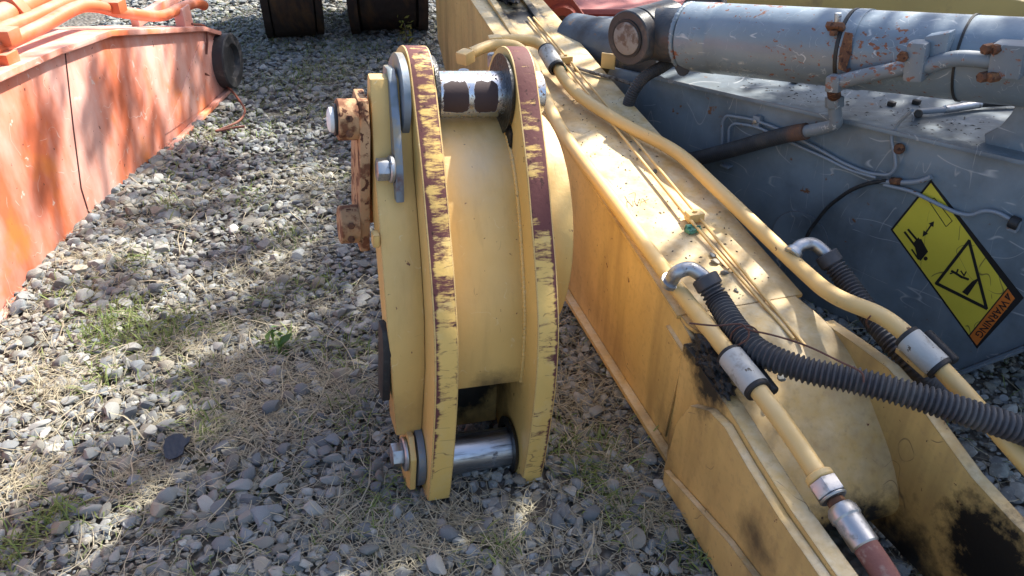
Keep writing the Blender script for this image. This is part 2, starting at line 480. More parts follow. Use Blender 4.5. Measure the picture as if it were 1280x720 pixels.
k = infront(x, y) & ~under(x, y) & (vnoise(x, y, 3.2, 3) + rng.normal(0, 0.13, n) > -0.03); x, y = x[k], y[k]; n = len(x)
straw.append(blades(x, y, rng.uniform(0.02, 0.09, n), rng.uniform(0.0005, 0.0012, n), rng.uniform(-0.05, 0.45, n), rng.uniform(0.05, 0.3, n), gcol(n, (.44, .40, .29), (.30, .275, .20)), 0.010))
n = 600; x = rng.uniform(-1.9, 1.6, n); y = 0.8 + 3 * rng.uniform(0, 1, n); k = infront(x, y) & ~under(x, y); x, y = x[k], y[k]; n = len(x)
straw.append(blades(x, y, rng.uniform(0.10, 0.26, n), rng.uniform(0.0007, 0.0018, n), rng.uniform(0.0, 0.2, n), rng.uniform(0.0, 0.12, n), gcol(n, (.48, .42, .30), (.36, .32, .23)), 0.016, 5))
mats = [(300, 470, .16, 420), (360, 520, .15, 420), (420, 480, .14, 320), (270, 545, .10, 260), (180, 610, .10, 240), (640, 660, .10, 200), (760, 570, .12, 260), (800, 640, .10, 220), (430, 650, .10, 220), (330, 330, .16, 240), (400, 230, .2, 260),
        (230, 430, .14, 300), (130, 340, .14, 220), (60, 480, .12, 240), (500, 690, .08, 160), (720, 500, .10, 180), (260, 250, .2, 220), (40, 600, .10, 200), (560, 650, .10, 180)]
for px, py, r, m in mats:       # matted dry grass
    c = G(px, py); x = c.x + rng.normal(0, r * .6, m); y = c.y + rng.normal(0, r * .5, m)
    straw.append(blades(x, y, rng.uniform(0.025, 0.10, m), rng.uniform(0.0005, 0.0013, m), rng.uniform(-0.05, 0.5, m), rng.uniform(0.05, 0.35, m), gcol(m, (.48, .43, .31), (.33, .30, .21)), 0.012))
# green tufts at the places the yard shows them
tufts = [(150, 400, .13, 210), (185, 425, .12, 200), (225, 412, .10, 120), (120, 430, .08, 80), (350, 430, .05, 60), (255, 540, .06, 60), (80, 645, .05, 70), (15, 690, .05, 70),
         (60, 660, .05, 50), (740, 600, .06, 70), (760, 565, .08, 70), (700, 560, .08, 60), (240, 480, .09, 70), (440, 520, .10, 70), (395, 360, .08, 60), (430, 440, .10, 70),
         (365, 300, .10, 60), (300, 245, .10, 60), (230, 220, .10, 60), (390, 95, .30, 260), (430, 60, .25, 160), (350, 110, .25, 160), (300, 60, .3, 160), (400, 140, .12, 70),
         (170, 330, .08, 60), (90, 375, .08, 60), (210, 260, .08, 50), (620, 680, .05, 45), (780, 640, .07, 60), (480, 600, .07, 50), (130, 480, .07, 50), (330, 370, .08, 50), (280, 30, .3, 140), (470, 640, .06, 40), (860, 690, .06, 50), (300, 160, .2, 90), (420, 20, .3, 160)]
for px, py, r, m in tufts:
    c = G(px, py); m = int(m * 1.0)
    x = c.x + rng.normal(0, r * 0.6, m); y = c.y + rng.normal(0, r * 0.6, m)
    green.append(blades(x, y, rng.uniform(0.025, 0.075, m), rng.uniform(0.0009, 0.0022, m), rng.uniform(0.3, 1.4, m), rng.uniform(0.15, 0.6, m), gcol(m, (.13, .20, .05), (.22, .25, .09)), 0.006))
n = 18000; x = rng.uniform(-2.4, 2.4, n); y = 1.0 + 6 * rng.uniform(0, 1, n)
k = infront(x, y) & ~under(x, y) & (vnoise(x, y, 2.6, 9) + rng.normal(0, 0.2, n) + 0.09 * (y - 2.6) > 0.22); x, y = x[k], y[k]; n = len(x)
green.append(blades(x, y, rng.uniform(0.02, 0.06, n), rng.uniform(0.0008, 0.0018, n), rng.uniform(0.2, 1.2, n), rng.uniform(0.2, 0.6, n), gcol(n, (.12, .18, .05), (.24, .26, .11)), 0.006))
join_blades('dry_straw', straw, 'pale dry grass stalks strewn over the gravel', 'straw')
join_blades('grass', green, 'sparse green grass sprouting through the gravel', 'grass')
# ------------------------------------------------------------------ shared metals
YEL = (0.61, 0.40, 0.14)
def steel(name, base=(0.55, 0.55, 0.56), rough=0.25, layers=()):
    return paint(name, base, rough, 0.12, layers, 0.05, 200, 0.5, 1.0)
RUST = (0.16, 0.055, 0.022)
M_ZINC = steel('zinc plated steel', (0.42, 0.43, 0.45), 0.42, [(lambda t: t.spots(40, 0.52, 0.15, 6), (0.26, 0.255, 0.25), 0.65, 0.5), (lambda t: t.spots(25, 0.64, 0.05, 5), (0.12, 0.08, 0.06), 0.8, 0.1)])
M_RUST = paint('rusty steel', (0.12, 0.058, 0.036), 0.85, 0.4, [(lambda t: t.spots(45, 0.52, 0.12, 6), (0.24, 0.115, 0.055), 0.9), (lambda t: t.spots(70, 0.56, 0.08, 4, loc=(2, 2, 2)), (0.045, 0.025, 0.02), 0.9)], 0.35, 90, 0.2)
M_BLACK = paint('black rubber', (0.018, 0.018, 0.02), 0.55, 0.2, [(lambda t: t.spots(40, 0.55, 0.2), (0.06, 0.058, 0.055), 0.8)], 0.15, 150, 0.4)
M_HOSE = paint('grey black corrugated plastic', (0.045, 0.045, 0.052), 0.48, 0.2, [(lambda t: t.spots(9, 0.5, 0.2, 6), (0.11, 0.105, 0.10), 0.8)], 0.08, 200, 0.4, dust_sheen=((0.14, 0.135, 0.13), 0.35))
M_GREASE = paint('black grease and leaf litter', (0.012, 0.011, 0.011), 0.6, 0.5, [(lambda t: t.spots(60, 0.6, 0.06), (0.07, 0.05, 0.03), 0.9)], 1.0, 80, 0.4)

# ------------------------------------------------------------------ yellow excavator arm
AA = Vec((0.226, 2.242, 0)); AD = Vec((0.276, -0.961, 0)).normalized(); AN = Vec((-AD.y, AD.x, 0)); AN = AN if AN.x < 0 else -AN
AR = -AN
def PA(s, off, z): return AA + AD * s + AR * (off + 0.03) + Z * z
ZT = [(-2.45, .822), (-1.55, .693), (-1.13, .649), (-.43, .557), (.16, .488), (.62, .430), (.75, .412), (1.2, .34), (2, .3)]
def ztop(s): return float(np.interp(s, [a for a, _ in ZT], [b for _, b in ZT]))
def wid(s): return float(np.interp(s, [-2.4, -1.2, -.6, 0, .6, .92, 1.1, 1.6], [.29, .298, .304, .322, .335, .385, .405, .42]))
def on_arm(px, py, dz=0.0):
    p = G(px, py, 0.5)
    for _ in range(8):
        s = (p - AA).dot(AD); p = G(px, py, ztop(s) + dz)
    return p
g1 = PA(.80, -.02, .39); g2 = V(1240, 702, PA(1.2, .395, 0), AR); g3 = PA(1.11, .24, .03); g8 = V(1135, 700, PA(1.2, .395, 0), AR); g4 = PA(.66, 0, .06); g5 = on_arm(655, 5, .05); g6 = PA(.70, -.02, .42); g7 = PA(1.12, -.05, .2)
yl = [
    (lambda t: t.math('MULTIPLY', t.spots(3.2, 0.48, 0.25, 6), 0.6), (0.40, 0.245, 0.085), 0.6),
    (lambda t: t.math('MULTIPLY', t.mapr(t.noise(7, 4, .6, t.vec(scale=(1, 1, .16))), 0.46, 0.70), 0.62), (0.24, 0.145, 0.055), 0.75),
    (lambda t: t.scratch(6, 0.004, 0.60), (0.16, 0.10, 0.05), 0.7),
    (lambda t: t.math('MULTIPLY', t.spots(60, 0.52, 0.2, 6), .35), (0.30, 0.20, 0.10), 0.75),
    (lambda t: t.spots(26, 0.685, 0.015, 6), (0.12, 0.045, 0.025), 0.8),
    (lambda t: t.spots(48, 0.745, 0.012, 3, loc=(3, 1, 7)), (0.03, 0.022, 0.018), 0.8),
    (lambda t: t.blob(g1, .09, .5, .7, 25), (0.012, 0.011, 0.010), 0.6),
    (lambda t: t.blob(g6, .050, .4, .9, 40), (0.012, 0.011, 0.010), 0.6),
    (lambda t: t.blob(g2, .135, .35, .8, 22), (0.010, 0.009, 0.008), 0.5),
    (lambda t: t.blob(g8, .11, .5, .8, 22), (0.010, 0.009, 0.008), 0.5),
    (lambda t: t.blob(g3, .17, .4, .7, 16), (0.012, 0.011, 0.010), 0.55),
    (lambda t: t.math('MULTIPLY', t.blob(g4, .10, .9, .8, 14), 0.7), (0.03, 0.026, 0.02), 0.6),
    (lambda t: t.math('MULTIPLY', t.blob(g7, .07, .9, .9, 16), 0.8), (0.03, 0.022, 0.016), 0.6),
    (lambda t: t.blob(g5, .13, .4, .8, 25), (0.012, 0.011, 0.010), 0.6),
]
M_YEL = paint('faded yellow machine paint', YEL, 0.42, 0.10, yl, 0.06, 90, 0.45, dust_sheen=((0.70, 0.61, 0.43), 1.0), edge=((0.10, 0.05, 0.03), .006, .50))
M_YPIPE = paint('yellow painted pipe', (0.64, 0.415, 0.15), 0.38, 0.08,
                [(lambda t: t.spots(22, 0.68, 0.02, 5), (0.10, 0.05, 0.03), 0.8), (lambda t: t.math('MULTIPLY', t.spots(8, 0.5, 0.2), 0.4), (0.50, 0.36, 0.16), 0.6)], 0.04, 150, 0.5, dust_sheen=((0.58, 0.50, 0.34), 0.4))

arm = thing('excavator_arm', 'long faded yellow excavator arm with open fork end and pipes along its top', 'excavator arm', PA(0.1, .16, 0))
# side walls
wall_pts = [(-2.42, .28), (-2.25, .16), (-.35, .006), (.68, .006), (.68, .40), (.60, ztop(.60) - .013)] + [(s, ztop(s) - .013) for s in (.16, -.43, -1.13, -1.55, -2.45)]
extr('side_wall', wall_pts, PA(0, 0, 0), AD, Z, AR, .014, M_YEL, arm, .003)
wr = [(-2.42, .28), (-2.25, .16), (-.35, .006), (.68, .006), (.68, .40), (.60, ztop(.60) - .013)]
bm = bmesh.new()
ss = list(np.linspace(-2.42, .70, 24))
rows = []
for s in ss:
    b = float(np.interp(s, [-2.42, -2.25, -.35, .7], [.28, .16, .006, .006])); w = wid(s)
    rows.append([bm.verts.new(PA(s, w - .014, b)), bm.verts.new(PA(s, w, b)), bm.verts.new(PA(s, w, ztop(s) - .013)), bm.verts.new(PA(s, w - .014, ztop(s) - .013))])
for a, b in zip(rows, rows[1:]):
    for k in range(4): bm.faces.new((a[k], a[(k + 1) % 4], b[(k + 1) % 4], b[k]))
bm.faces.new(rows[0][::-1]); bm.faces.new(rows[-1])
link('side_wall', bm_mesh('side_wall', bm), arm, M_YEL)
# top plate as one bent sheet, ending in the rolled nose between the fork plates
def sheet(name, stations, th, mats, parent, bevel=.004, nd=6, sag=0.0):
    """stations: (s, z, off_left, off_right) along the arm"""
    bm = bmesh.new(); R_ = []
    for i, (s, z, a, b) in enumerate(stations):
        s0, z0 = stations[max(i - 1, 0)][:2]; s1, z1 = stations[min(i + 1, len(stations) - 1)][:2]
        nrm = Vec((-(z1 - z0), (s1 - s0))).normalized()
        up = []; dn = []
        for k in range(nd + 1):
            o = a + (b - a) * k / nd; dz = -sag * math.sin(math.pi * k / nd)
            up.append(bm.verts.new(PA(s, o, z + dz))); dn.append(bm.verts.new(PA(s - nrm.x * th, o, z - nrm.y * th + dz)))
        R_.append((up, dn))
    for (u0, d0), (u1, d1) in zip(R_, R_[1:]):
        for k in range(nd):
            bm.faces.new((u0[k], u0[k + 1], u1[k + 1], u1[k])); bm.faces.new((d0[k + 1], d0[k], d1[k], d1[k + 1]))
        bm.faces.new((u0[0], u1[0], d1[0], d0[0])); bm.faces.new((u0[-1], d0[-1], d1[-1], u1[-1]))
    for (u, d_) in (R_[0], R_[-1]):
        for k in range(nd): bm.faces.new((u[k], d_[k], d_[k + 1], u[k + 1]))
    bmesh.ops.recalc_face_normals(bm, faces=bm.faces)
    do_bevel(bm, bevel, 2, 50)
    return link(name, bm_mesh(name, bm), parent, mats, 30)
st = [(s, ztop(s), -.010, wid(s) + .012) for s in np.linspace(-2.45, .60, 20)]
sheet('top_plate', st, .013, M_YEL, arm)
nose = [(.601, ztop(.60) - .001), (.70, .425), (.78, .402), (.85, .365), (.925, .30), (1.0, .23), (1.055, .15), (1.06, .10), (1.03, .05)]
P_ = smoothpath([Vec((s, z, 0)) for s, z in nose], 3)
sheet('nose_plate', [(p.x, p.y, .012 if p.x > .66 else .0, wid(p.x) - .012) for p in P_], .012, M_YEL, arm, 0)
# rounded left shoulder where the top plate ends
extr('shoulder_plate', [(.55, -.012), (.66, -.012), (.715, .0), (.735, .03), (.72, .06), (.55, .06)], PA(0, 0, .428 + .0) , AD + Z * -.126, AR, Z, .012, M_YEL, arm, .004)
# belly plate and bottom lips
sheet('bottom_plate', [(-2.25, .165, .014, .276), (-.35, .012, .014, .29), (.68, .012, .014, .32)], .01, M_YEL, arm, 0)
def lip(pts, off0, off1, th):
    bm = bmesh.new(); R_ = []
    for s, z in pts:
        R_.append([bm.verts.new(PA(s, off0, z)), bm.verts.new(PA(s, off1, z)), bm.verts.new(PA(s, off1, z + th)), bm.verts.new(PA(s, off0, z + th))])
    for a, b in zip(R_, R_[1:]):
        for k in range(4): bm.faces.new((a[k], a[(k + 1) % 4], b[(k + 1) % 4], b[k]))
    bm.faces.new(R_[0][::-1]); bm.faces.new(R_[-1]); bmesh.ops.recalc_face_normals(bm, faces=bm.faces); do_bevel(bm, .003)
    return link('bottom_lip', bm_mesh('bottom_lip', bm), arm, M_YEL)
lip([(-2.25, .155), (-.35, .0), (.30, .0), (.60, .004), (.69, .004)], -.030, -.0005, .016)
lip([(-2.25, .155), (-.35, .0), (.68, .0)], .336, .355, .016)
# fork plates
fl = [(.665, .01), (1.62, .01), (1.74, .06), (1.79, .15), (1.76, .25), (1.68, .31), (1.5, .335), (1.3, .338), (1.165, .345), (1.037, .362), (.90, .385), (.80, .392), (.72, .402), (.67, .40)]
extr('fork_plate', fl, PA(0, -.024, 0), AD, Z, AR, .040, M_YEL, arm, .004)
fo = [(.70, .0), (1.62, .0), (1.75, .06), (1.80, .15), (1.77, .25), (1.68, .30), (1.5, .322), (1.3, .326), (1.165, .330), (1.037, .345), (.93, .365), (.86, .352), (.78, .30), (.73, .2)]
extr('fork_doubler', fo, PA(0, -.048, 0), AD, Z, AR, .0235, M_YEL, arm, .004)
extr('reinforcing_plate', [(.735, .0), (.735, .045), (1.05, .13), (1.2, .15), (1.6, .16), (1.7, .09), (1.6, .0)], PA(0, -.066, 0), AD, Z, AR, .0175, M_YEL, arm, .004)
fr = [(.70, .01), (1.62, .01), (1.76, .06), (1.80, .15), (1.77, .25), (1.68, .30), (1.5, .315), (1.3, .325), (1.19, .345), (1.08, .385), (1.0, .415), (.92, .432), (.80, .425), (.70, .415)]
dv = (PA(1.4, wid(1.4), 0) - PA(.7, wid(.7), 0)).normalized()
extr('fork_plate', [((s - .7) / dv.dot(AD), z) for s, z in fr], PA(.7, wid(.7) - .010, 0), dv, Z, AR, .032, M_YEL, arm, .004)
for i in range(2):      # weld ribs on the left wall
    extr('weld_rib', [(0, 0), (.012, 0), (.010, .34), (.0, .34)], PA(.60 + i * .03, -.006, .035), AD, Z + AD * .13, AR, .0065, M_YEL, arm, .002)
# fork boss rings (out of the picture's lower edge)
for o0, o1 in ((-.085, -.0485), (.445, .48)):
    lathe('pivot_boss', PA(1.62, o0, .155), AR, [(0, .045), (0, .10), (o1 - o0, .10), (o1 - o0, .045), (0, .045)], M_YEL, arm)
# cylinder ears at the far end of the top, with grease between them
for o in (.055, .20):
    pts = [(-2.3, -.01), (-1.18, -.01), (-1.40, .022), (-1.62, .06), (-2.3, .14)]
    extr('cylinder_ear', pts, PA(0, o, 0) + Z * (.693 + .0015) - AD * 0, AD, Z, AR, .03, M_YEL, arm, .004) if False else \
    extr('cylinder_ear', [(-2.3, ztop(-2.3) - .002), (-1.05, ztop(-1.05) - .002), (-1.25, ztop(-1.25) + .014), (-1.60, ztop(-1.6) + .03), (-2.3, ztop(-2.3) + .16)], PA(0, o, 0), AD, Z, AR, .03, M_YEL, arm, .004)
bm = bmesh.new(); bmesh.ops.create_icosphere(bm, subdivisions=4, radius=1)
for v in bm.verts:
    c = v.co; k = 1 + .22 * math.sin(c.x * 9 + c.y * 7) * math.cos(c.z * 8) + rnd.uniform(-.07, .07)
    v.co = PA(-1.66, .143, ztop(-1.66) + .01) + AD * (c.x * .26 * k) + AR * (c.y * .056 * k) + Z * (c.z * .045 * k)
link('grease_clump', bm_mesh('grease_clump', bm), arm, M_GREASE, 30)
for (s_0, o_0, z_0, ra) in ((.72, .005, .425, .030), (.78, .0, .41, .034), (.84, -.004, .395, .026), (.75, -.01, .40, .024)):
    bm = bmesh.new(); bmesh.ops.create_icosphere(bm, subdivisions=3, radius=1)
    for v in bm.verts:
        c = v.co; k = 1 + .25 * math.sin(c.x * 7 + ra * 900) * math.cos(c.z * 6 + c.y * 5) + rnd.uniform(-.16, .16)
        v.co = PA(s_0, o_0, z_0) + AD * (c.x * ra * 1.3 * k) + AR * (c.y * ra * .7 * k) + Z * (c.z * ra * .75 * k)
    link('grease_clump', bm_mesh('grease_clump', bm), arm, M_GREASE, 25)

# ---- pipes
def pz(pts): return [on_arm(x, y, dz) for x, y, dz in pts]
lp = pz([(588, 67, .098), (604, 60, .10), (622, 56, .10), (648, 60, .092), (668, 85, .06), (682, 122, .036), (705, 168, .030), (770, 256, .030), (850, 365, .030)])
p_end = [PA(.84, .062, .455), PA(1.02, .058, .41), PA(1.165, .052, .372)]
pipeL = [G(940, 478, .44), G(985, 538, .415), G(1026, 599, .385)]
link('left_pipe', sweep_mesh('left_pipe', smoothpath(lp + pipeL, 8), .0205, 18), arm, M_YPIPE, 40).name = 'hydraulic_pipe'
rp = pz([(626, 51, .10), (648, 50, .10), (672, 54, .085), (690, 72, .06), (706, 100, .04), (730, 124, .036), (785, 158, .036), (845, 190, .036), (895, 235, .036), (1000, 335, .04)])
rp += [G(1044, 370, .50), G(1105, 397, .505), G(1150, 435, .485), G(1200, 486, .445), G(1285, 582, .37), G(1340, 640, .32)]
link('hydraulic_pipe', sweep_mesh('hydraulic_pipe', smoothpath(rp, 8), .0205, 18), arm, M_YPIPE, 40)
# elbow blocks and couplings at the far ends of the pipes
for (px, py, dz), q in (((579, 72, .096), lp[0]), ((616, 52, .098), rp[0])):
    c = on_arm(px, py, dz); dirv = (q - c).normalized(); sd = dirv.cross(Z).normalized()
    b = box('pipe_elbow', c.lerp(q, .3) - Z * .002, (.050, .052, .046), M_YPIPE, arm, dirv, sd, sd.cross(dirv) * -1, .008)
    e = c - dirv * .0 - Z * .02
    cyl('pipe_coupling', e - Z * .025, e - Z * .075, .021, M_ZINC, arm)
    cyl('pipe_coupling', e - Z * .075, e - Z * .125, .016, M_ZINC, arm)
    cyl('pipe_socket', e - Z * .125, e - Z * .15, .026, M_ZINC, arm)
# sleeves with rubber ends
def sleeve(a, b, r, parent):
    a = Vec(a); b = Vec(b); d = (b - a).normalized(); L = (b - a).length
    s_ = lathe('clamp_sleeve', a, b - a, [(0, r - .006), (0, r), (L, r), (L, r - .006), (0, r - .006)], M_ALU, parent, 28)
    for p, k in ((a, -1), (b, 1)):
        lathe('rubber_end', p - d * (k * .004), d * k, [(0, r - .008), (0, r - .0008), (.013, r - .0008), (.015, r - .003), (.015, r - .011), (0, r - .011)], M_BLACK, s_, 24)
    return s_
M_ALU = paint('worn aluminium sleeve', (0.40, 0.40, 0.385), 0.55, 0.15, [(lambda t: t.spots(25, 0.54, 0.12, 6), (0.28, 0.26, 0.23), 0.8), (lambda t: t.spots(60, 0.64, 0.03, 4), (0.12, 0.10, 0.08), 0.8)], 0.12, 180, 0.5, 0.25)
def along(P, i0, i1): return P[i0], P[i1]
q = smoothpath(rp, 8); sleeve(on_arm(683, 64, .073), on_arm(695, 84, .055), .031, arm)
sleeve(G(1136, 423, .492), G(1172, 458, .466), .031, arm)
sleeve(G(914, 446, .452), G(945, 485, .437), .031, arm)
for a, b in (((936, 448, .44), (968, 490, .425)), ((1158, 416, .47), (1194, 452, .45))):
    cyl('rubber_bar', G(*a), G(*b), .0125, M_BLACK, arm, 16)
# end fitting of the left pipe
e0, e1 = pipeL[1], pipeL[2]; dd = (e1 - e0).normalized()
cyl('pipe_collar', e1 - dd * .012, e1 + dd * .004, .029, M_YPIPE, arm)
hexbolt('union_nut', e1 + dd * .005, dd, .032, .034, M_ZINC, arm)
cyl('union_lip', e1 + dd * .039, e1 + dd * .046, .029, M_ZINC, arm)
cyl('hose_stem', e1 + dd * .046, e1 + dd * .062, .018, M_RUST, arm)
h0 = e1 + dd * .062
lathe('hose_ferrule', h0, dd, [(0, 0), (0, .024), (.01, .030), (.026, .031), (.030, .028), (.085, .028), (.088, .025), (.088, 0)], M_ZINC, arm)
M_REDHOSE = paint('rusty brown hose', (0.20, 0.085, 0.07), 0.75, 0.3, [(lambda t: t.spots(20, 0.55, 0.1), (0.30, 0.22, 0.18), 0.8)], 0.2, 120, 0.3)
tube('hose_tail', [h0 + dd * .085, h0 + dd * .16 - Z * .004, h0 + dd * .30 - Z * .04, h0 + dd * .42 - Z * .12], .025, M_REDHOSE, arm)
# thin tubes, clips
tA = pz([(660, 22, .012), (700, 74, .012), (760, 146, .012), (812, 215, .012), (857, 268, .020), (884, 300, .012), (930, 356, .010), (992, 424, .008)])
tB = pz([(667, 22, .012), (709, 72, .012), (775, 146, .012), (824, 205, .012), (866, 262, .020), (897, 300, .012), (945, 360, .010), (1006, 432, .008)])
for t_ in (tA, tB): tube('grease_line', bent([t_[i] for i in (0, 1, 4, 5, 7)], .02), .0045, M_YPIPE, arm, 8, sharp=True)
M_GREEN = paint('broken green plastic', (0.05, 0.20, 0.14), 0.5, 0.3, [(lambda t: t.spots(60, 0.5, 0.1), (0.02, 0.03, 0.025), 0.7)], 0.3, 150)
for (px, py), (gx_, gy_) in (((707, 74), (703, 86)), ((868, 270), (866, 287))):
    c = on_arm(px, py, .018)
    k = box('line_clip', c, (.034, .048, .026), M_YPIPE, arm, AD, AR, Z, .003)
    hexbolt('clip_bolt', c + Z * .013, Z, .007, .006, M_YPIPE, k)
    c = on_arm(gx_, gy_, .008)
    box('broken_clip', c, (.026, .042, .012), M_GREEN, arm, (AD + AR * .2).normalized(), (AR - AD * .2).normalized(), Z, .002)
    for j in range(5): box('broken_clip', c + AD * rnd.uniform(-.014, .014) + AR * rnd.uniform(-.02, .02) + Z * .008, (.004, .012, .010), M_GREEN, arm, AD, AR, Z, .001)
# small tab with two holes, dirty strap
tb = on_arm(760, 92, 0)
def holed_plate(name, o, ex, ey, ez, w, h, th, holes, mats, parent):
    ob = box(name, Vec(o) + Vec(ex) * w / 2 + Vec(ey) * h / 2 + Vec(ez) * th / 2, (w, h, th), mats, parent, ex, ey, ez, .002)
    for a, b, r in holes:
        c = Vec(o) + Vec(ex) * a + Vec(ey) * b
        lathe('bolt_hole', c - Vec(ez) * .0006, -Vec(ez), [(0, 0), (0.0, r), (-.002, r), (-.002, 0)], M_BLACK, ob, 14)
    return ob
ex_ = (AR * .75 + AD * .66).normalized()
holed_plate('lug_tab', on_arm(752, 84, -.002), ex_, Z, ex_.cross(Z) * -1 if ex_.cross(Z).y > 0 else ex_.cross(Z), .055, .058, .010, [(.014, .040, .005), (.042, .030, .005)], M_YPIPE, arm)
M_DIRT = paint('dirty strap', (0.20, 0.18, 0.16), 0.9, 0.4, [(lambda t: t.spots(50, 0.5, 0.1), (0.06, 0.055, 0.05), 0.9)], 0.6, 120, 0.2)
tube('dirty_strap', pz([(718, 84, .008), (745, 92, .010), (775, 100, .008), (797, 108, .006)]), .007, M_DIRT, arm, 8)
# lug with bolt hole at the right edge of the arm
lg = G(1118, 440, .44)
holed_plate('clamp_lug', lg, AD, (AR * .9 + Z * .1).normalized(), Z, .10, .055, .012, [(.025, .026, .008)], M_YEL, arm)
# hand-written mark on the top plate
M_INK = paint('faded pencil mark', (0.12, 0.09, 0.07), 0.8, 0.3)
def stroke(px_pts, r=.0008): tube('pencil_mark', [on_arm(x, y, .0006) for x, y in px_pts], r, M_INK, arm, 5, 3)
for s_ in ([(781, 245), (785, 253)], [(786, 243), (794, 241), (793, 252)], [(784, 259), (784, 251), (791, 258), (791, 251)], [(793, 251), (796, 257), (799, 250)], [(800, 257), (803, 248), (808, 254)], [(801, 253), (811, 249)]): stroke(s_)

# ------------------------------------------------------------------ corrugated hoses lying on the arm
def elbow(pts, r, parent):
    link('elbow_fitting', sweep_mesh('elbow_fitting', smoothpath(pts, 8), r, 18), parent, M_ZINC, 40)
    a, b = Vec(pts[0]), Vec(pts[1]); d = (a - b).normalized()
    lathe('flange', a - d * .006, d, [(0, .01), (0, r * 1.35), (.012, r * 1.4), (.016, r * 1.2), (.016, .01)], M_ZINC, parent)
h1 = thing('corrugated_hose', 'black corrugated hose with steel elbow lying across the yellow arm over its left pipe', 'hose', on_arm(900, 400, 0))
elbow([G(838, 352, .490), G(846, 341, .525), G(862, 336, .535), G(878, 345, .520), G(886, 356, .50)], .0185, h1)
cuff = [G(880, 346, .518), G(888, 360, .498)]
cyl('hose_cuff', cuff[0], cuff[1], .0335, M_HOSE, h1)
corrugated('hose_body', [G(886, 357, .502), G(900, 380, .475), G(921, 412, .468), G(950, 440, .468), G(1002, 461, .472), G(1070, 476, .478), G(1140, 494, .478), G(1210, 516, .465), G(1290, 543, .44), G(1400, 590, .36)], .0305, .0118, M_HOSE, h1, .20)
M_WIRE = paint('rusty binding wire', (0.09, 0.035, 0.025), 0.7, 0.3)
tube('binding_wire', [G(862, 404, .50), G(895, 407, .515), G(925, 405, .52), G(936, 412, .515), G(970, 420, .53), G(1010, 433, .535), G(1050, 452, .53), G(1076, 465, .520), G(1080, 478, .505)], .0022, M_WIRE, h1, 7)
tube('binding_wire', [G(936, 411, .512), G(934, 424, .50), G(912, 437, .46)], .0022, M_WIRE, h1, 7)
wl = [G(933, 409, .505) + (AD * math.cos(a) * .01 + AR * math.cos(a) * .03 + Z * math.sin(a) * .034) - Z * .03 for a in np.linspace(0, 6.28, 16)]
tube('binding_wire', wl, .0022, M_WIRE, h1, 7, 3)
h2 = thing('corrugated_hose', 'black corrugated hose with steel elbow hanging down between yellow and grey arms', 'hose', G(1060, 350, .0))
elbow([G(992, 316, .50), G(1001, 307, .512), G(1016, 305, .512), G(1030, 315, .495), G(1038, 325, .48)], .0175, h2)
cyl('hose_cuff', G(1032, 317, .494), G(1041, 331, .472), .031, M_HOSE, h2)
corrugated('hose_body', [G(1038, 326, .48), G(1056, 350, .45), G(1082, 386, .42), G(1112, 425, .40), G(1145, 462, .36), G(1180, 492, .27), G(1212, 512, .16), G(1235, 520, .06), G(1262, 528, .03)], .0285, .0112, M_HOSE, h2, .20)
tube('binding_wire', [G(1088, 395, .522), G(1083, 402, .49), G(1086, 409, .46)], .0022, M_WIRE, h2, 7)
# pebbles and crumbs that fell on the top plate
peb_m = [p for p in protos]
for i, (px, py, r) in enumerate([(818, 214, .010), (890, 318, .012), (894, 327, .012), (905, 341, .013), (919, 362, .006), (800, 187, .008), (783, 229, .004), (776, 235, .003), (922, 364, .005), (1081, 449, .005), (1090, 453, .005), (978, 472, .012)]):
    o = bpy.data.objects.new('pebble', protos[i * 3 % 40]); col.objects.link(o)
    p = on_arm(px, py, r * .4); o.location = p; o.scale = (r, r, r * .8); o.rotation_euler = (0.2, 0.1, i)
    tag(o, 'small grey pebble resting on the dusty top of the yellow arm', 'pebble', 'pebbles resting on the yellow arm')
# little dark leaf crumbs scattered on the top
cv, cf = [], []
for i in range(420):
    s = rnd.uniform(-.6, .75); o_ = rnd.uniform(.02, wid(s) - .02) if rnd.random() < .6 else rnd.gauss(.15, .05)
    r = rnd.choice((.0007, .001, .001, .0014, .002, .003)) ; c = PA(s, o_, ztop(s) + r * .3); b = len(cv)
    a = rnd.uniform(0, 6.28); e1_ = AD * math.cos(a) + AR * math.sin(a); e2_ = AR * math.cos(a) - AD * math.sin(a); L = rnd.uniform(.7, 2.2)
    cv += [c - e1_ * r * L, c + e2_ * r * .7, c + e1_ * r * L, c - e2_ * r * .6, c + Z * r * .9]; cf += [(b, b + 1, b + 4), (b + 1, b + 2, b + 4), (b + 2, b + 3, b + 4), (b + 3, b, b + 4)]
cr = link('leaf_crumbs', mesh('leaf_crumbs', cv, cf), None, M_GREASE, 0)
tag(cr, 'dark leaf crumbs and grit scattered on the yellow arm top', 'crumbs', kind='stuff')
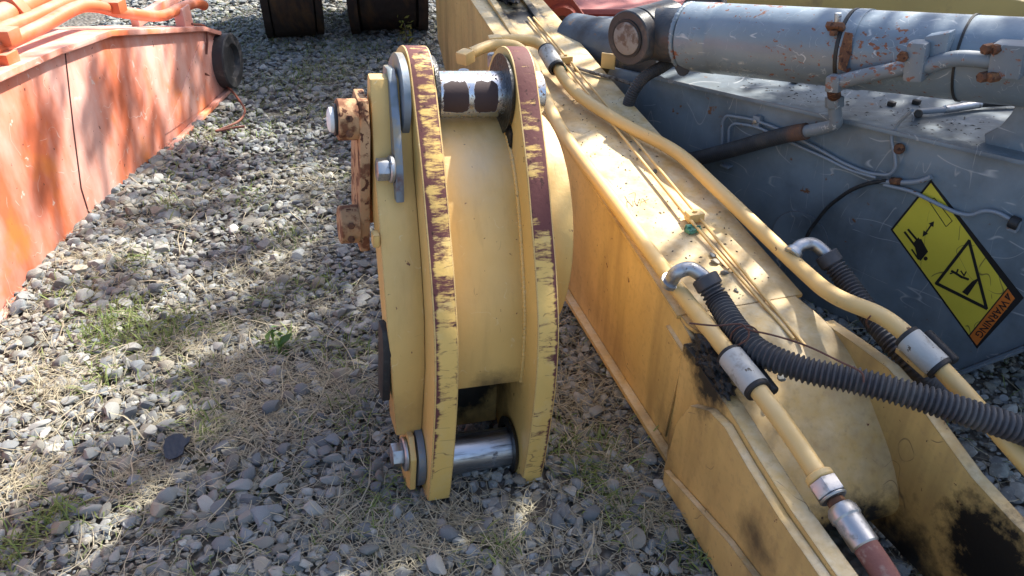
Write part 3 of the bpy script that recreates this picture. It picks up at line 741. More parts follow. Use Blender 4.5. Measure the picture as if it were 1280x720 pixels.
# ------------------------------------------------------------------ twin-plate attachment bracket (built in its own frame)
LOCAL = True
BR = Matrix.Rotation(math.radians(18), 3, 'Z') @ Matrix.Rotation(math.radians(5.7), 3, 'Y')
BO = G(535, 627)
brk = thing('attachment_bracket', 'yellow twin-plate attachment bracket with worn maroon edges standing upright on the gravel', 'bracket', BO, BR)
MAR = (0.115, 0.036, 0.034)
def wearmask(t):
    a = t.noise(15, 10, 0.76, t.vec(scale=(.8, 3.0, 3.6)))          # streaks run across the edge
    b = t.noise(4.5, 3, 0.5, t.vec(scale=(1.2, 1, 1), loc=(2.3, 0, 0)))
    sx = t.n('ShaderNodeSeparateXYZ'); t.l(t.co, sx.inputs[0])
    up = t.mapr(sx.outputs[2], 0.0, 1.0, -0.085, 0.105)
    up = t.math('ADD', up, t.math('MULTIPLY', t.mapr(sx.outputs[0], .2, .22), t.mapr(sx.outputs[2], .36, .50, 0, .03)))
    e1 = t.mapr(t.math('ABSOLUTE', t.math('SUBTRACT', sx.outputs[0], 0.0)), 0.0, 0.016, 0.17, 0)
    e2 = t.mapr(t.math('ABSOLUTE', t.math('SUBTRACT', sx.outputs[0], 0.058)), 0.0, 0.007, 0.09, 0)
    e3 = t.mapr(t.math('ABSOLUTE', t.math('SUBTRACT', sx.outputs[0], 0.308)), 0.0, 0.014, 0.17, 0)
    e4 = t.mapr(t.math('ABSOLUTE', t.math('SUBTRACT', sx.outputs[0], 0.252)), 0.0, 0.007, 0.06, 0)
    v = t.math('ADD', t.math('MULTIPLY', a, 0.62), t.math('MULTIPLY', b, 0.46)); v = t.math('ADD', v, up)
    for e in (e1, e2, e3, e4): v = t.math('ADD', v, e)
    return t.mapr(v, 0.55, 0.615)
M_BEDGE = paint('scraped yellow edge', (0.68, 0.44, 0.13), 0.55, 0.10, [
    (lambda t: t.math('MULTIPLY', t.spots(14, 0.5, 0.2, 5), 0.4), (0.62, 0.50, 0.26), 0.6),
    (wearmask, MAR, 0.72), (lambda t: t.math('MULTIPLY', wearmask(t), t.spots(60, 0.6, 0.05)), (0.05, 0.018, 0.016), 0.8), (lambda t: t.math('MULTIPLY', t.scratch(18, 0.01, 0.5, (2, 1, 1), (.4, 1, 1)), .7), (0.09, 0.03, 0.028), .8)], 0.12, 70, 0.35)
bl = [
    (lambda t: t.math('MULTIPLY', t.spots(4, 0.5, 0.25, 6), 0.35), (0.50, 0.30, 0.09), 0.6),
    (lambda t: t.spots(30, 0.70, 0.012, 5), (0.05, 0.03, 0.02), 0.8),
    (lambda t: t.math('MULTIPLY', t.mapr(t.noise(9, 6, .65, t.vec(scale=(2.5, 1, .22))), .50, .72), .45), (0.42, 0.26, 0.09), 0.65),
    (lambda t: t.spots(55, 0.70, 0.02, 4, loc=(6, 2, 3)), (0.16, 0.07, 0.04), 0.8),
    (lambda t: t.math('MULTIPLY', t.scratch(14, 0.006, 0.56, (3, 1, 2)), .6), (0.72, 0.60, 0.36), 0.6),
    (lambda t: t.scratch(7, 0.003, 0.62), (0.30, 0.19, 0.08), 0.7),
    (lambda t: t.blob((.16, .25, .17), .15, .45, .5, 14), (0.010, 0.009, 0.008), 0.45),
    (lambda t: t.math('MULTIPLY', t.blob((.18, .09, .27), .065, .8, .8, 22), .85), (0.03, 0.022, 0.016), 0.5),
    (lambda t: t.math('MULTIPLY', t.blob((.15, .30, .80), .10, .9, .5, 12), 0.5), (0.40, 0.39, 0.34), 0.5),
    (lambda t: t.blob((.112, .145, .58), .006, .3, .3), (0.02, 0.014, 0.012), 0.6),
    (lambda t: t.math('MULTIPLY', t.blob((-.05, .16, .2), .10, .9, .6, 16), 0.55), (0.10, 0.065, 0.035), 0.6),
]
M_BYEL = paint('yellow bracket paint', (0.62, 0.405, 0.135), 0.38, 0.08, bl, 0.12, 70, 0.45, dust_sheen=((0.66, 0.56, 0.38), 0.5), edge=((0.10, 0.04, 0.035), .006, .54))
front = [(0, 0), (-.010, .12), (-.010, .25), (-.002, .36), (.025, .48), (.082, .60), (.15, .71), (.22, .82), (.29, .91), (.35, .985)]
top_ = [(.35, .985), (.385, 1.018), (.43, 1.035), (.48, 1.028), (.53, 1.0), (.565, .95), (.585, .88)]
back = [(p.x, p.y) for p in smoothpath([Vec((a, b, 0)) for a, b in top_], 3)][1:] + [(.60, .6), (.58, .35), (.40, .16), (.24, .04), (.17, .0), (.10, -.015), (.03, -.012)]
fsm = [(p.x, p.y) for p in smoothpath([Vec((a, b, 0)) for a, b in front], 4)]
prof = fsm + back
nf = len(fsm)
for x0 in (0.0, .252):
    extr('side_plate', prof, (x0, 0, 0), Y, Z, X, .058 if x0 == 0 else .056, (M_BYEL, M_BEDGE), brk, .004, edge_slot=lambda i: 1 if i < nf + 12 or i > len(prof) - 4 else 0, smooth=25)
# body shell between the plates
sh = [(.085, .285), (.088, .36), (.115, .48), (.172, .60), (.235, .71), (.30, .79), (.37, .84), (.45, .865), (.55, .86)]
shs = [(p.x, p.y) for p in smoothpath([Vec((a, b, 0)) for a, b in sh], 4)]
inner = shs + [(.58, .6), (.56, .3), (.45, .29), (.30, .292), (.16, .292), (.11, .28)]
extr('body_shell', inner, (.0585, 0, 0), Y, Z, X, .193, M_BYEL, brk, .003)
lft = [(.095, .15), (.092, .36), (.118, .48), (.172, .60), (.235, .71), (.285, .79), (.31, .855), (.335, .93), (.36, .985), (.39, .99), (.40, .90), (.36, .78), (.30, .66), (.22, .53), (.18, .40), (.18, .15)]
lsh = extr('left_shell', lft, (-.093, 0, 0), Y, Z, X, .0925, M_BYEL, brk, .005)
for v in lsh.data.vertices:
    if v.co.x < -.08: v.co.x += .026 * min(1, max(0, (.50 - v.co.z) / .35))
ang = np.linspace(0, 2 * math.pi, 48, endpoint=False)
extr('end_disc', [(.45 + .295 * math.cos(a), .545 + .31 * math.sin(a)) for a in ang], (.3085, 0, 0), Y, Z, X, .072, M_BYEL, brk, .006)
# black rubber seal on the left end
extr('rubber_seal', [(.105, .26), (.100, .40), (.12, .46), (.17, .46), (.165, .26)], (-.102, 0, 0), Y, Z, X, .020, M_BLACK, brk, .004)
extr('recess_back', [(.275, .295), (.30, .295), (.262, .03), (.235, .03)], (.0585, 0, 0), Y, Z, X, .193, M_BYEL, brk, .002)
# weld beads where the shell meets the plates
for xx in (.062, .250): link('weld_bead', sweep_mesh('weld_bead', resample(smoothpath([Vec((xx, a - .001, b)) for a, b in sh[:-1]], 8), .0035), lambda i: .0058 + .0011 * math.sin(i * 1.9) + rnd.uniform(-.0005, .0005), 8), brk, M_BYEL, 60)
# pins
def pinmask(t):
    sx = t.n('ShaderNodeSeparateXYZ'); t.l(t.co, sx.inputs[0])
    n = t.noise(45, 3)
    def patch(xc, hw):
        dx = t.math('DIVIDE', t.math('ABSOLUTE', t.math('SUBTRACT', sx.outputs[0], xc)), hw)
        dz = t.math('DIVIDE', t.math('ABSOLUTE', t.math('SUBTRACT', sx.outputs[2], .933)), .037)
        m = t.math('POWER', t.math('ADD', t.math('POWER', dx, 6), t.math('POWER', dz, 6)), 1 / 6)
        m = t.math('ADD', m, t.math('MULTIPLY', t.math('SUBTRACT', n, .5), .4))
        return t.mapr(m, .95, 1.0, 1, 0)
    return t.math('MAXIMUM', patch(.116, .032), patch(.190, .031))
M_PIN = steel('chromed pin steel', (0.60, 0.62, 0.66), 0.22, [
    (lambda t: t.math('MULTIPLY', t.spots(30, 0.52, 0.1, 6), .6), (0.36, 0.37, 0.39), 0.5, 0.7),
    (lambda t: t.spots(120, 0.58, 0.05, 3), (0.14, 0.09, 0.07), 0.8, 0.0),
    (pinmask, (0.045, 0.026, 0.026), 0.75, 0.0)])
M_PIN2 = steel('bare pin steel', (0.50, 0.52, 0.56), 0.33, [
    (lambda t: t.mapr(t.noise(9, 5, .6, t.vec(scale=(1, 9, 9))), .48, .66, 0, .85), (0.09, 0.09, 0.10), 0.45, 0.6),
    (lambda t: t.spots(18, 0.60, 0.06, 5), (0.05, 0.045, 0.045), 0.6, 0.2)])
cyl('upper_pin', (-.03, .425, .925), (.345, .425, .925), .056, M_PIN, brk, 48)
cyl('lower_pin', (-.03, .105, .048), (.345, .105, .048), .053, M_PIN2, brk, 48)
# greasy bushes inside the ears
M_GRSE = paint('oily black bush', (0.014, 0.013, 0.013), 0.35, 0.4, [(lambda t: t.spots(70, 0.6, 0.05), (0.07, 0.06, 0.05), 0.8)], 0.5, 120, 0.5)
for x0, x1 in ((.0582, .070), (.2405, .2518)):
    lathe('bush_ring', (x0, .425, .925), X, [(0, .0565), (0, .098), (x1 - x0, .092), (x1 - x0, .0565), (0, .0565)], M_GRSE, brk, 40)
    lathe('bush_ring', (x0, .105, .055), X, [(0, .0535), (0, .078), ((x1 - x0) * .8, .074), ((x1 - x0) * .8, .0535), (0, .0535)], M_GRSE, brk, 36)
bm = bmesh.new(); bmesh.ops.create_icosphere(bm, subdivisions=4, radius=1)
for v in bm.verts:
    c = v.co; k = 1 + rnd.uniform(-.12, .12) + .2 * math.sin(c.y * 6 + c.z * 9)
    v.co = Vec((.250 + c.x * .004 * k, .36 + c.y * .030 * k + (c.z * .045), .84 + c.z * .10 * k))
link('grease_smear', bm_mesh('grease_smear', bm), brk, M_GREASE, 30)
# pin head disc, keeper bar and bolt of the upper pin
M_BLUE = paint('worn blue grey steel', (0.17, 0.20, 0.24), 0.42, 0.25, [
    (lambda t: t.spots(8, 0.52, 0.15, 5), (0.34, 0.27, 0.16), 0.6), (lambda t: t.spots(13, 0.56, 0.1, 5, loc=(4, 4, 4)), (0.15, 0.085, 0.07), 0.7),
    (lambda t: t.spots(5, 0.56, 0.1, 4, loc=(9, 1, 2)), (0.09, 0.12, 0.11), 0.5)], 0.1, 90, 0.5, 0.5)
lathe('pin_head', (-.008, .405, .925), -X, [(0, .03), (0, .104), (.016, .104), (.019, .098), (.019, 0)], M_BLUE, brk, 44)
extr('keeper_bar', [(.232, .735), (.285, .73), (.33, .80), (.38, .88), (.43, .96), (.42, 1.0), (.375, 1.005), (.345, .985), (.29, .89), (.25, .81)], (-.052, 0, 0), Y, Z, X, .0195, M_BLUE, brk, .004)
bz = (.268, .805)
cyl('keeper_washer', (-.0525, bz[0], bz[1]), (-.064, bz[0], bz[1]), .032, M_ZINC, brk)
hexbolt('keeper_bolt', (-.064, bz[0], bz[1]), -X, .027, .028, M_ZINC, brk)
box('key_block', (-.102, .215, .655), (.016, .03, .032), M_BYEL, brk, X, Y, Z, .003)
# lower pin keeper
lathe('pin_head', (-.002, .11, .075), -X, [(0, .03), (0, .088), (.018, .088), (.02, .08), (.02, 0)], M_BLUE, brk, 40)
extr('keeper_bar', [(.03, .02), (.08, -.01), (.15, .0), (.17, .08), (.15, .15), (.07, .165), (.03, .12)], (-.042, 0, 0), Y, Z, X, .016, M_BYEL, brk, .003)
cyl('keeper_washer', (-.043, .075, .105), (-.054, .075, .105), .044, M_ZINC, brk)
hexbolt('keeper_bolt', (-.054, .075, .105), -X, .032, .028, M_ZINC, brk)
# rusty bolted plate standing off the left end
M_CLAMP = paint('rusty cream paint', (0.38, 0.22, 0.11), 0.6, 0.2, [
    (lambda t: t.spots(28, 0.48, 0.10, 7), (0.17, 0.07, 0.035), 0.85), (lambda t: t.spots(30, 0.60, 0.03, 4), (0.09, 0.035, 0.02), 0.9),
    (lambda t: t.mapr(t.noise(3, 2, .5, t.vec(loc=(1, 2, .3))), .55, .72, 0, .8), (0.17, 0.07, 0.04), 0.85)], 0.3, 90, 0.3)
extr('stand_off_plate', [(.30, .575), (.40, .57), (.44, .66), (.44, .90), (.40, .95), (.33, .945), (.30, .88)], (-.124, 0, 0), Y, Z, X, .024, M_CLAMP, brk, .004)
extr('stand_off_arm', [(.40, .60), (.50, .60), (.52, .86), (.40, .90)], (-.0995, 0, 0), Y, Z, X, .099, M_CLAMP, brk, .003)
for zc, yc in ((.895, .35), (.635, .335)):
    b = lathe('boss', (-.1245, yc, zc), -X, [(0, 0), (0, .047), (.042, .047), (.045, .043), (.045, 0)], M_CLAMP, brk, 32)
    for k in range(2): hexbolt('grub_screw', (-.147, yc - .046, zc - .016 + k * .036), -Y, .009, .006, M_RUST, b)
M_WHITE = paint('white plastic cap', (0.70, 0.70, 0.68), 0.5, 0.08)
lathe('end_cap', (-.1695, .35, .895), -X, [(0, 0), (0, .030), (.016, .028), (.020, .020), (.020, 0)], M_WHITE, brk, 24)
lathe('cap_gasket', (-.1692, .35, .895), -X, [(0, .0302), (0, .036), (.006, .036), (.008, .0302)], M_BLACK, brk, 24)
LOCAL = False
# ------------------------------------------------------------------ grey arm with its cylinder
GA = Vec((0.526, 2.93, 0)); GD = Vec((0.672, -0.741, 0)).normalized(); GN = Vec((-0.741, -0.672, 0)).normalized(); GB = -GN
def PG(s, o, z): return GA + GD * s + GB * o + Z * z
GREY = (0.165, 0.215, 0.262)
def on_grey(px, py, d=0.0): return V(px, py, GA + GN * d, GN)
ga = on_grey(1040, 180); gb = on_grey(990, 290)
gl = [
    (lambda t: t.math('MULTIPLY', t.spots(4, 0.42, 0.22, 8), .85), (0.085, 0.108, 0.132), 0.55),
    (lambda t: t.math('MULTIPLY', t.mapr(t.noise(6, 5, .6, t.vec(scale=(1, 1, .25))), .52, .75), .5), (0.215, 0.255, 0.29), 0.7),
    (lambda t: t.scratch(6, 0.0050, 0.47, (0, 0, 0), (.35, .35, 1.3)), (0.36, 0.38, 0.40), 0.7),
    (lambda t: t.math('MULTIPLY', t.scratch(9, 0.0060, 0.49, (4, 2, 8), (1.3, 1.3, .3)), .9), (0.32, 0.33, 0.34), 0.7),
    (lambda t: t.math('MULTIPLY', t.scratch(3.4, 0.0022, 0.50, (1, 7, 3), (1, 1, .4)), .8), (0.38, 0.39, 0.40), 0.7),
    (lambda t: t.spots(17, 0.66, 0.03, 6), (0.17, 0.075, 0.035), 0.85),
]
M_GREY = paint('scratched blue grey paint', GREY, 0.42, 0.12, gl, 0.05, 100, 0.5, dust_sheen=((0.12, 0.127, 0.122), 0.85), edge=((0.15, 0.07, 0.04), .006, .56))
def rustspots(t):
    a = t.noise(42, 5, .65, t.vec(scale=(1, 1, 1.4))); b = t.mapr(t.noise(3.0, 2, .5, t.vec(loc=(.4, 0, 1))), .35, .65, -.10, .065)
    return t.mapr(t.math('ADD', a, b), .62, .645)
cl_ = [
    (lambda t: t.math('MULTIPLY', t.spots(6, 0.5, 0.2, 6), .4), (0.11, 0.135, 0.17), 0.55),
    (lambda t: t.scratch(10, 0.007, 0.52, (0, 0, 0), (.4, .4, 1.2)), (0.42, 0.44, 0.46), 0.7),
    (lambda t: t.math('MULTIPLY', t.scratch(22, 0.008, 0.50, (2, 6, 1)), .7), (0.40, 0.42, 0.44), 0.7),
    (rustspots, (0.20, 0.075, 0.04), 0.85),
]
M_CYL = paint('chipped blue grey cylinder paint', (0.15, 0.195, 0.24), 0.30, 0.14, cl_, 0.06, 120, 0.5, dust_sheen=((0.30, 0.355, 0.41), 0.6))  # bluish tone on upward faces: sky sheen painted into the colour
M_OILY = paint('oily dark steel', (0.035, 0.037, 0.042), 0.4, 0.4, [(lambda t: t.spots(14, 0.55, 0.1, 5), (0.11, 0.085, 0.07), 0.7)], 0.25, 90, 0.5)
grm = thing('boom_section', 'dark blue grey machine arm with warning sticker lying behind the yellow arm', 'machine arm', PG(.7, .2, 0))
W = .42
bot = [(-.30, .10), (-.1, .0), (1.27, .0), (1.55, .36), (1.9, .55), (2.6, .80)]
top = [(2.6, 1.12), (1.9, .86), (1.55, .735), (1.24, .695), (.6, .655), (0, .615), (-.22, .60), (-.30, .45)]
pts = bot + top
extr('side_wall', pts, PG(0, 0, 0), GD, Z, GB, .014, M_GREY, grm, .003)
extr('side_wall', pts, PG(0, W, 0), GD, Z, GB, .014, M_GREY, grm, .003)
def gsheet(name, sz, o0, o1, th, mats, parent, bev=.003):
    """bent plate following (s,z) points, th thick downwards"""
    up = [(s, z) for s, z in sz]; dn = [(s, z - th) for s, z in reversed(sz)]
    return extr(name, up + dn, PG(0, o0, 0), GD, Z, GB, o1 - o0, mats, parent, bev)
gsheet('top_plate', [(-.04, .628), (.6, .670), (1.24, .710), (1.55, .750), (1.9, .875), (2.6, 1.135)], -.034, W + .035, .0145, M_GREY, grm)
gsheet('bottom_plate', [(1.22, .003), (1.275, .005), (1.56, .37), (1.9, .56), (2.6, .81)], -.028, W + .035, .016, M_GREY, grm)
extr('end_plate', [(0, 0), (W - .016, 0), (W - .016, .36), (0, .36)], PG(-.295, .015, .11), GB, Z, GD, .012, M_GREY, grm)
# end lug at right that rises towards the cylinder
lugp = []
cc = [(1230, 168), (1250, 158), (1264, 142), (1273, 122), (1279, 100), (1330, 95), (1345, 190), (1300, 215), (1262, 196), (1232, 186)]
Lp = [on_grey(x, y, -.03) for x, y in cc]
extr('cylinder_lug', [((p - PG(0, .03, 0)).dot(GD), p.z) for p in Lp], PG(0, .03, 0), GD, Z, GB, .03, M_GREY, grm, .004)
# eye lugs at left
for o in (.03, .30):
    extr('eye_lug', [(-.22, .585), (.10, .60), (.075, .70), (.03, .86), (-.03, .90), (-.09, .89), (-.14, .80), (-.20, .66)], PG(0, o, 0), GD, Z, GB, .035, M_OILY, grm, .004) if o > .1 else None
extr('eye_lug', [(-.20, .56), (.04, .60), (-.02, .66), (-.08, .76), (-.15, .78), (-.20, .70)], PG(0, .02, 0), GD, Z, GB, .03, M_OILY, grm, .004)
# ring marks cut into the wall, weld patch
rc = on_grey(1000, 300)
lathe('wall_boss', rc, GN, [(0, .10), (0, .105), (.004, .105), (.004, .085), (.002, .08), (.002, 0)], M_GREY, grm, 40)
# thin steel lines with clamps on the wall
M_LINE = paint('blue grey steel line', (0.21, 0.24, 0.285), 0.4, 0.12, [(lambda t: t.spots(30, 0.62, 0.04, 5), (0.17, 0.08, 0.05), 0.8)], 0.05, 150, 0.5)
def gline(pp, r=.0052, d=.02, name='steel_line', m=None):
    return link(name, sweep_mesh(name, bent([on_grey(x, y, q[0] if q else d) for x, y, *q in pp], .03), r, 10), grm, m or M_LINE, 50)
gline([(903, 188), (903, 152), (908, 144), (940, 149), (965, 158), (992, 170), (1030, 190), (1052, 203), (1085, 217), (1112, 219), (1120, 210), (1118, 190), (1113, 172), (1122, 155), (1140, 138, .06)])
gline([(911, 180), (911, 160), (918, 154), (945, 158), (975, 172), (1010, 188), (1035, 199), (1062, 213), (1095, 222)], .0050)
gline([(1105, 231), (1140, 239), (1170, 254), (1195, 266), (1213, 270), (1230, 263), (1246, 265), (1268, 277)], .0058)
gline([(1006, 302, .03), (1012, 288, .025), (1035, 258), (1062, 238), (1085, 229), (1108, 226)], .0062, .022, 'black_line', M_BLACK)
gline([(1100, 227), (1118, 228), (1140, 228), (1152, 226), (1164, 221)], .0075, .02, 'line_joint')
for (x, y) in ((947, 151), (1268, 281)):
    c = on_grey(x, y, .012); k = box('line_clamp', c, (.028, .024, .036), M_LINE, grm, GD, GN, Z, .004); hexbolt('clamp_bolt', c + GN * .012, GN, .008, .006, M_ZINC, k)
cyl('line_clamp', on_grey(1262, 276, .02), on_grey(1274, 281, .02), .018, M_BLACK, grm)
cyl('line_clamp', on_grey(1124, 186, .001), on_grey(1124, 186, .02), .016, M_RUST, grm)
cyl('joint_nut', on_grey(1113, 226, .02), on_grey(1127, 227, .02), .011, M_RUST, grm)
box('hose_bracket', on_grey(908, 207, .012), (.035, .03, .008), M_LINE, grm, GD, GN, Z, .002)
# flange tufts: small bolts on the top plate
for (x, y) in ((993, 103), (1114, 132), (1145, 130)):
    p = G(x, y, .70); p = G(x, y, float(np.interp((p - GA).dot(GD), [0, .6, 1.24, 1.55], [.628, .670, .710, .75])))
    box('plate_stud', p + Z * .006, (.022, .018, .014), M_BLACK, grm, GD, GB, Z, .002)
# line connector on the top plate
def on_gtop(x, y, dz=0):
    p = G(x, y, .7)
    for _ in range(6): p = G(x, y, float(np.interp((p - GA).dot(GD), [0, .6, 1.24, 1.55, 1.9], [.628, .670, .710, .75, .875])) + dz)
    return p
cyl('line_connector', on_gtop(1145, 140, .018), on_gtop(1182, 137, .018), .009, M_LINE, grm)
cyl('line_connector', on_gtop(1180, 137, .018), on_gtop(1226, 130, .018), .012, M_ZINC, grm)
cyl('line_connector', on_gtop(1226, 130, .018), on_gtop(1275, 128, .018), .010, M_BLACK, grm)
cyl('line_connector', on_gtop(1148, 142, .0), on_gtop(1148, 142, .03), .012, M_BLACK, grm)

# ---- warning sticker
M_SY = paint('yellow sticker vinyl', (0.58, 0.48, 0.05), 0.45, 0.10, [
    (lambda t: t.scratch(9, 0.006, 0.44, (0, 0, 0), (1, 1, .35)), (0.10, 0.08, 0.03), 0.7), (lambda t: t.scratch(5, 0.004, 0.40, (3, 3, 3)), (0.14, 0.11, 0.04), 0.7),
    (lambda t: t.spots(25, .70, .02, 5), (0.35, 0.16, 0.05), .8)], 0.03, 120, 0.4)
M_SO = paint('orange sticker vinyl', (0.55, 0.15, 0.025), 0.4, 0.1, [(lambda t: t.spots(25, .66, .03, 5), (0.20, 0.08, 0.04), .8)], 0.03, 120, 0.4)
M_SK = paint('black sticker print', (0.014, 0.014, 0.015), 0.4, 0.2, [(lambda t: t.spots(40, .70, .02, 4), (0.4, 0.34, 0.05), .6)], 0.02, 120, 0.4)
def sgx(cx, cy): return 1100 + cx * 180 / 563, 210 + cy * 230 / 720
def spoly(name, pp, d, m, parent, th=.0008):
    P = [on_grey(*sgx(x, y)) for x, y in pp]
    return extr(name, [((p - GA).dot(GD), p.z) for p in P], PG(0, -d, 0), GD, Z, GB, th, m, parent, 0)
def lerp2(a, b, t): return (a[0] + (b[0] - a[0]) * t, a[1] + (b[1] - a[1]) * t)
cL, cT, cB, cR = (42, 240), (200, 45), (380, 706), (563, 508)
sg = spoly('warning_sticker', [cL, cT, cR, cB], .0014, M_SK, grm, .0012)
tag(sg, 'yellow warning sticker with orange strip and black pictograms')
def inset(a, b):   # a across 0..1 from L to T, b down 0..1 from L to B
    return (cL[0] + (cT[0] - cL[0]) * a + (cB[0] - cL[0]) * b, cL[1] + (cT[1] - cL[1]) * a + (cB[1] - cL[1]) * b)
spoly('yellow_panel', [inset(.03, .015), inset(.97, .015), inset(.97, .895), inset(.03, .895)], .0022, M_SY, sg)
spoly('orange_panel', [inset(.03, .905), inset(.97, .905), inset(.97, .985), inset(.03, .985)], .0022, M_SO, sg)
def sline(pp, w, closed=False):
    n = len(pp)
    for i in range(n if closed else n - 1):
        a, b = pp[i], pp[(i + 1) % n]; L = math.hypot(b[0] - a[0], b[1] - a[1]); ux, uy = (b[0] - a[0]) / L, (b[1] - a[1]) / L; k = w / 2
        a2 = (a[0] - ux * k * .6, a[1] - uy * k * .6); b2 = (b[0] + ux * k * .6, b[1] + uy * k * .6)
        spoly('pictogram', [(a2[0] - uy * k, a2[1] + ux * k), (b2[0] - uy * k, b2[1] + ux * k), (b2[0] + uy * k, b2[1] - ux * k), (a2[0] + uy * k, a2[1] - ux * k)], .0030 + i * .00012, M_SK, sg)
def sdot(c, r): spoly('pictogram', [(c[0] + r * math.cos(a), c[1] + r * math.sin(a)) for a in np.linspace(0, 6.2, 14)], .0031, M_SK, sg)
sline([(350, 284), (222, 450), (418, 548)], 12, True)
sline([(194, 130), (214, 116), (284, 206), (260, 228)], 2.5, True)
sline([(180, 254), (203, 220)], 6)
spoly('pictogram', [(168, 268), (172, 243), (190, 256)], .0032, M_SK, sg); spoly('pictogram', [(213, 207), (192, 216), (210, 230)], .0032, M_SK, sg)
spoly('pictogram', [(134, 290), (152, 270), (188, 328), (160, 362), (148, 350)], .0031, M_SK, sg)
sline([(98, 250), (140, 305)], 8); sline([(112, 240), (150, 285)], 8); sline([(126, 318), (152, 356)], 6); sline([(160, 278), (186, 326)], 6); sdot((180, 353), 8)
sline([(282, 402), (300, 412), (320, 425), (340, 432)], 9); sline([(300, 412), (306, 396)], 6); sline([(318, 402), (330, 420), (338, 405)], 5); sline([(284, 410), (276, 412)], 5); sdot((345, 434), 5)
spoly('pictogram', [(322, 484), (362, 442), (384, 430), (384, 440), (344, 498)], .0031, M_SK, sg)
sline([(334, 482), (374, 446)], 1.2)
# lettering
R0, B0 = inset(.80, .962), inset(.10, .962)
pr, pb = on_grey(*sgx(*R0)), on_grey(*sgx(*B0)); tx = (pb - pr).normalized(); ty = GN.cross(tx)
cu = bpy.data.curves.new('lettering', 'FONT'); cu.body = 'WARNING'; cu.size = 1; cu.extrude = 0; cu.offset = .012
to = bpy.data.objects.new('lettering', cu); col.objects.link(to)
bpy.context.view_layer.update()
dg = bpy.context.evaluated_depsgraph_get(); tm = bpy.data.meshes.new_from_object(to.evaluated_get(dg)); bpy.data.objects.remove(to)
tw = max(v.co.x for v in tm.vertices); thh = max(v.co.y for v in tm.vertices); Lw = (pb - pr).length
strip_h = (on_grey(*sgx(*inset(.5, .985))) - on_grey(*sgx(*inset(.5, .905)))).length
down = on_grey(*sgx(*inset(.5, .985))) - on_grey(*sgx(*inset(.5, .905)))
if ty.dot(down) < 0: ty = -ty
org = on_grey(*sgx(*inset(.80, .905))) + ty * (strip_h * .2)
for v in tm.vertices: v.co = org + tx * (v.co.x / tw * Lw) + ty * (v.co.y / thh * strip_h * .62) + GN * .0034
link('lettering', tm, sg, M_SK, 0)
spoly('pictogram', [inset(.94, .92), inset(.85, .92), inset(.895, .972)], .0031, M_SK, sg)
spoly('pictogram', [inset(.90, .925), inset(.89, .925), inset(.893, .95)], .0036, M_SO, sg)

# ---- hydraulic cylinder above the arm
CA = Vec((0.572, 2.81, .800)); CB = Vec((1.335, 2.11, .93)); CD = (CB - CA).normalized(); CU = (Z - CD * CD.z).normalized(); CS = CD.cross(CU)
if CS.dot(GN) < 0: CS = -CS        # CS points to the camera side
def PC(s, a, r): return CA + CD * s + (CS * math.cos(a) + CU * math.sin(a)) * r
hc = thing('hydraulic_cylinder', 'large blue grey hydraulic cylinder with rust chips lying above the grey arm', 'hydraulic cylinder', CA + CD * .5 - Z * .11)
RC = .112
lathe('barrel', CA, CD, [(.035, 0), (.035, .095), (.047, RC), (.145, RC + .001), (.150, RC - .002), (.165, RC - .002), (.168, RC), (.60, RC), (1.9, RC), (1.9, 0)], M_CYL, hc, 56)
# weld bead at the cap end
wb = [PC(.031, a, .103 + .0025 * math.sin(a * 37)) for a in np.linspace(0, 2 * math.pi, 90)]
link('weld_bead', sweep_mesh('weld_bead', wb, .009, 8), hc, M_CYL, 60)
lathe('eye_neck', CA - CD * .11, CD, [(0, .088), (.08, .090), (.15, .098)], M_OILY, hc, 40)
eye = CA - CD * .125 + CU * .005
u0 = GN * 1.0
lathe('eye_bush', eye + GN * .115, -GN, [(0, .02), (0, .088), (.004, .092), (.05, .092), (.052, .084), (.058, .084), (.060, .092), (.225, .092), (.23, .085), (.23, .02)], M_OILY, hc, 44)
M_PINEND = paint('rusty pin end', (0.24, 0.215, 0.195), 0.7, 0.3, [(lambda t: t.spots(20, .5, .1, 5), (0.12, 0.08, 0.06), .8)], .4, 60)
lathe('eye_pin', eye + GN * .1155, GN, [(0, 0), (0, .055), (.008, .055), (.012, .048), (.012, 0)], M_PINEND, hc, 32)
lathe('eye_washer', eye + GN * .1152, GN, [(0, .056), (0, .064), (.005, .064), (.005, .056)], M_BLACK, hc, 32)
def band(s, w, m, name='band', r=.004, tight=0):
    return lathe(name, CA + CD * s, CD, [(0, RC), (0, RC + r), (w, RC + r), (w, RC), (0, RC)], m, hc, 56)
band(.585, .010, M_BLACK); band(.597, .035, M_CYL, 'strap', .003); 
band(.905, .006, M_BLACK); 
# strap clamp with bolt, rusty bare patch
kb = box('strap_clamp', PC(.575, .72, RC + .012), (.05, .03, .016), M_RUST, hc, CD, (CS * math.cos(.72) + CU * math.sin(.72)), (CS * -math.sin(.72) + CU * math.cos(.72)), .003)
hexbolt('clamp_bolt', PC(.578, .78, RC + .016), CU, .010, .03, M_ZINC, kb); hexbolt('clamp_nut', PC(.575, .62, RC + .016), -CU, .011, .014, M_RUST, kb)
extr('bare_patch', [(-.012, -.05), (.010, -.055), (.018, 0), (.012, .05), (-.010, .052), (-.016, 0)], PC(.618, .18, RC + .0032), CD, (CS * -math.sin(.18) + CU * math.cos(.18)), (CS * math.cos(.18) + CU * math.sin(.18)), .0015, M_RUST, hc, 0)
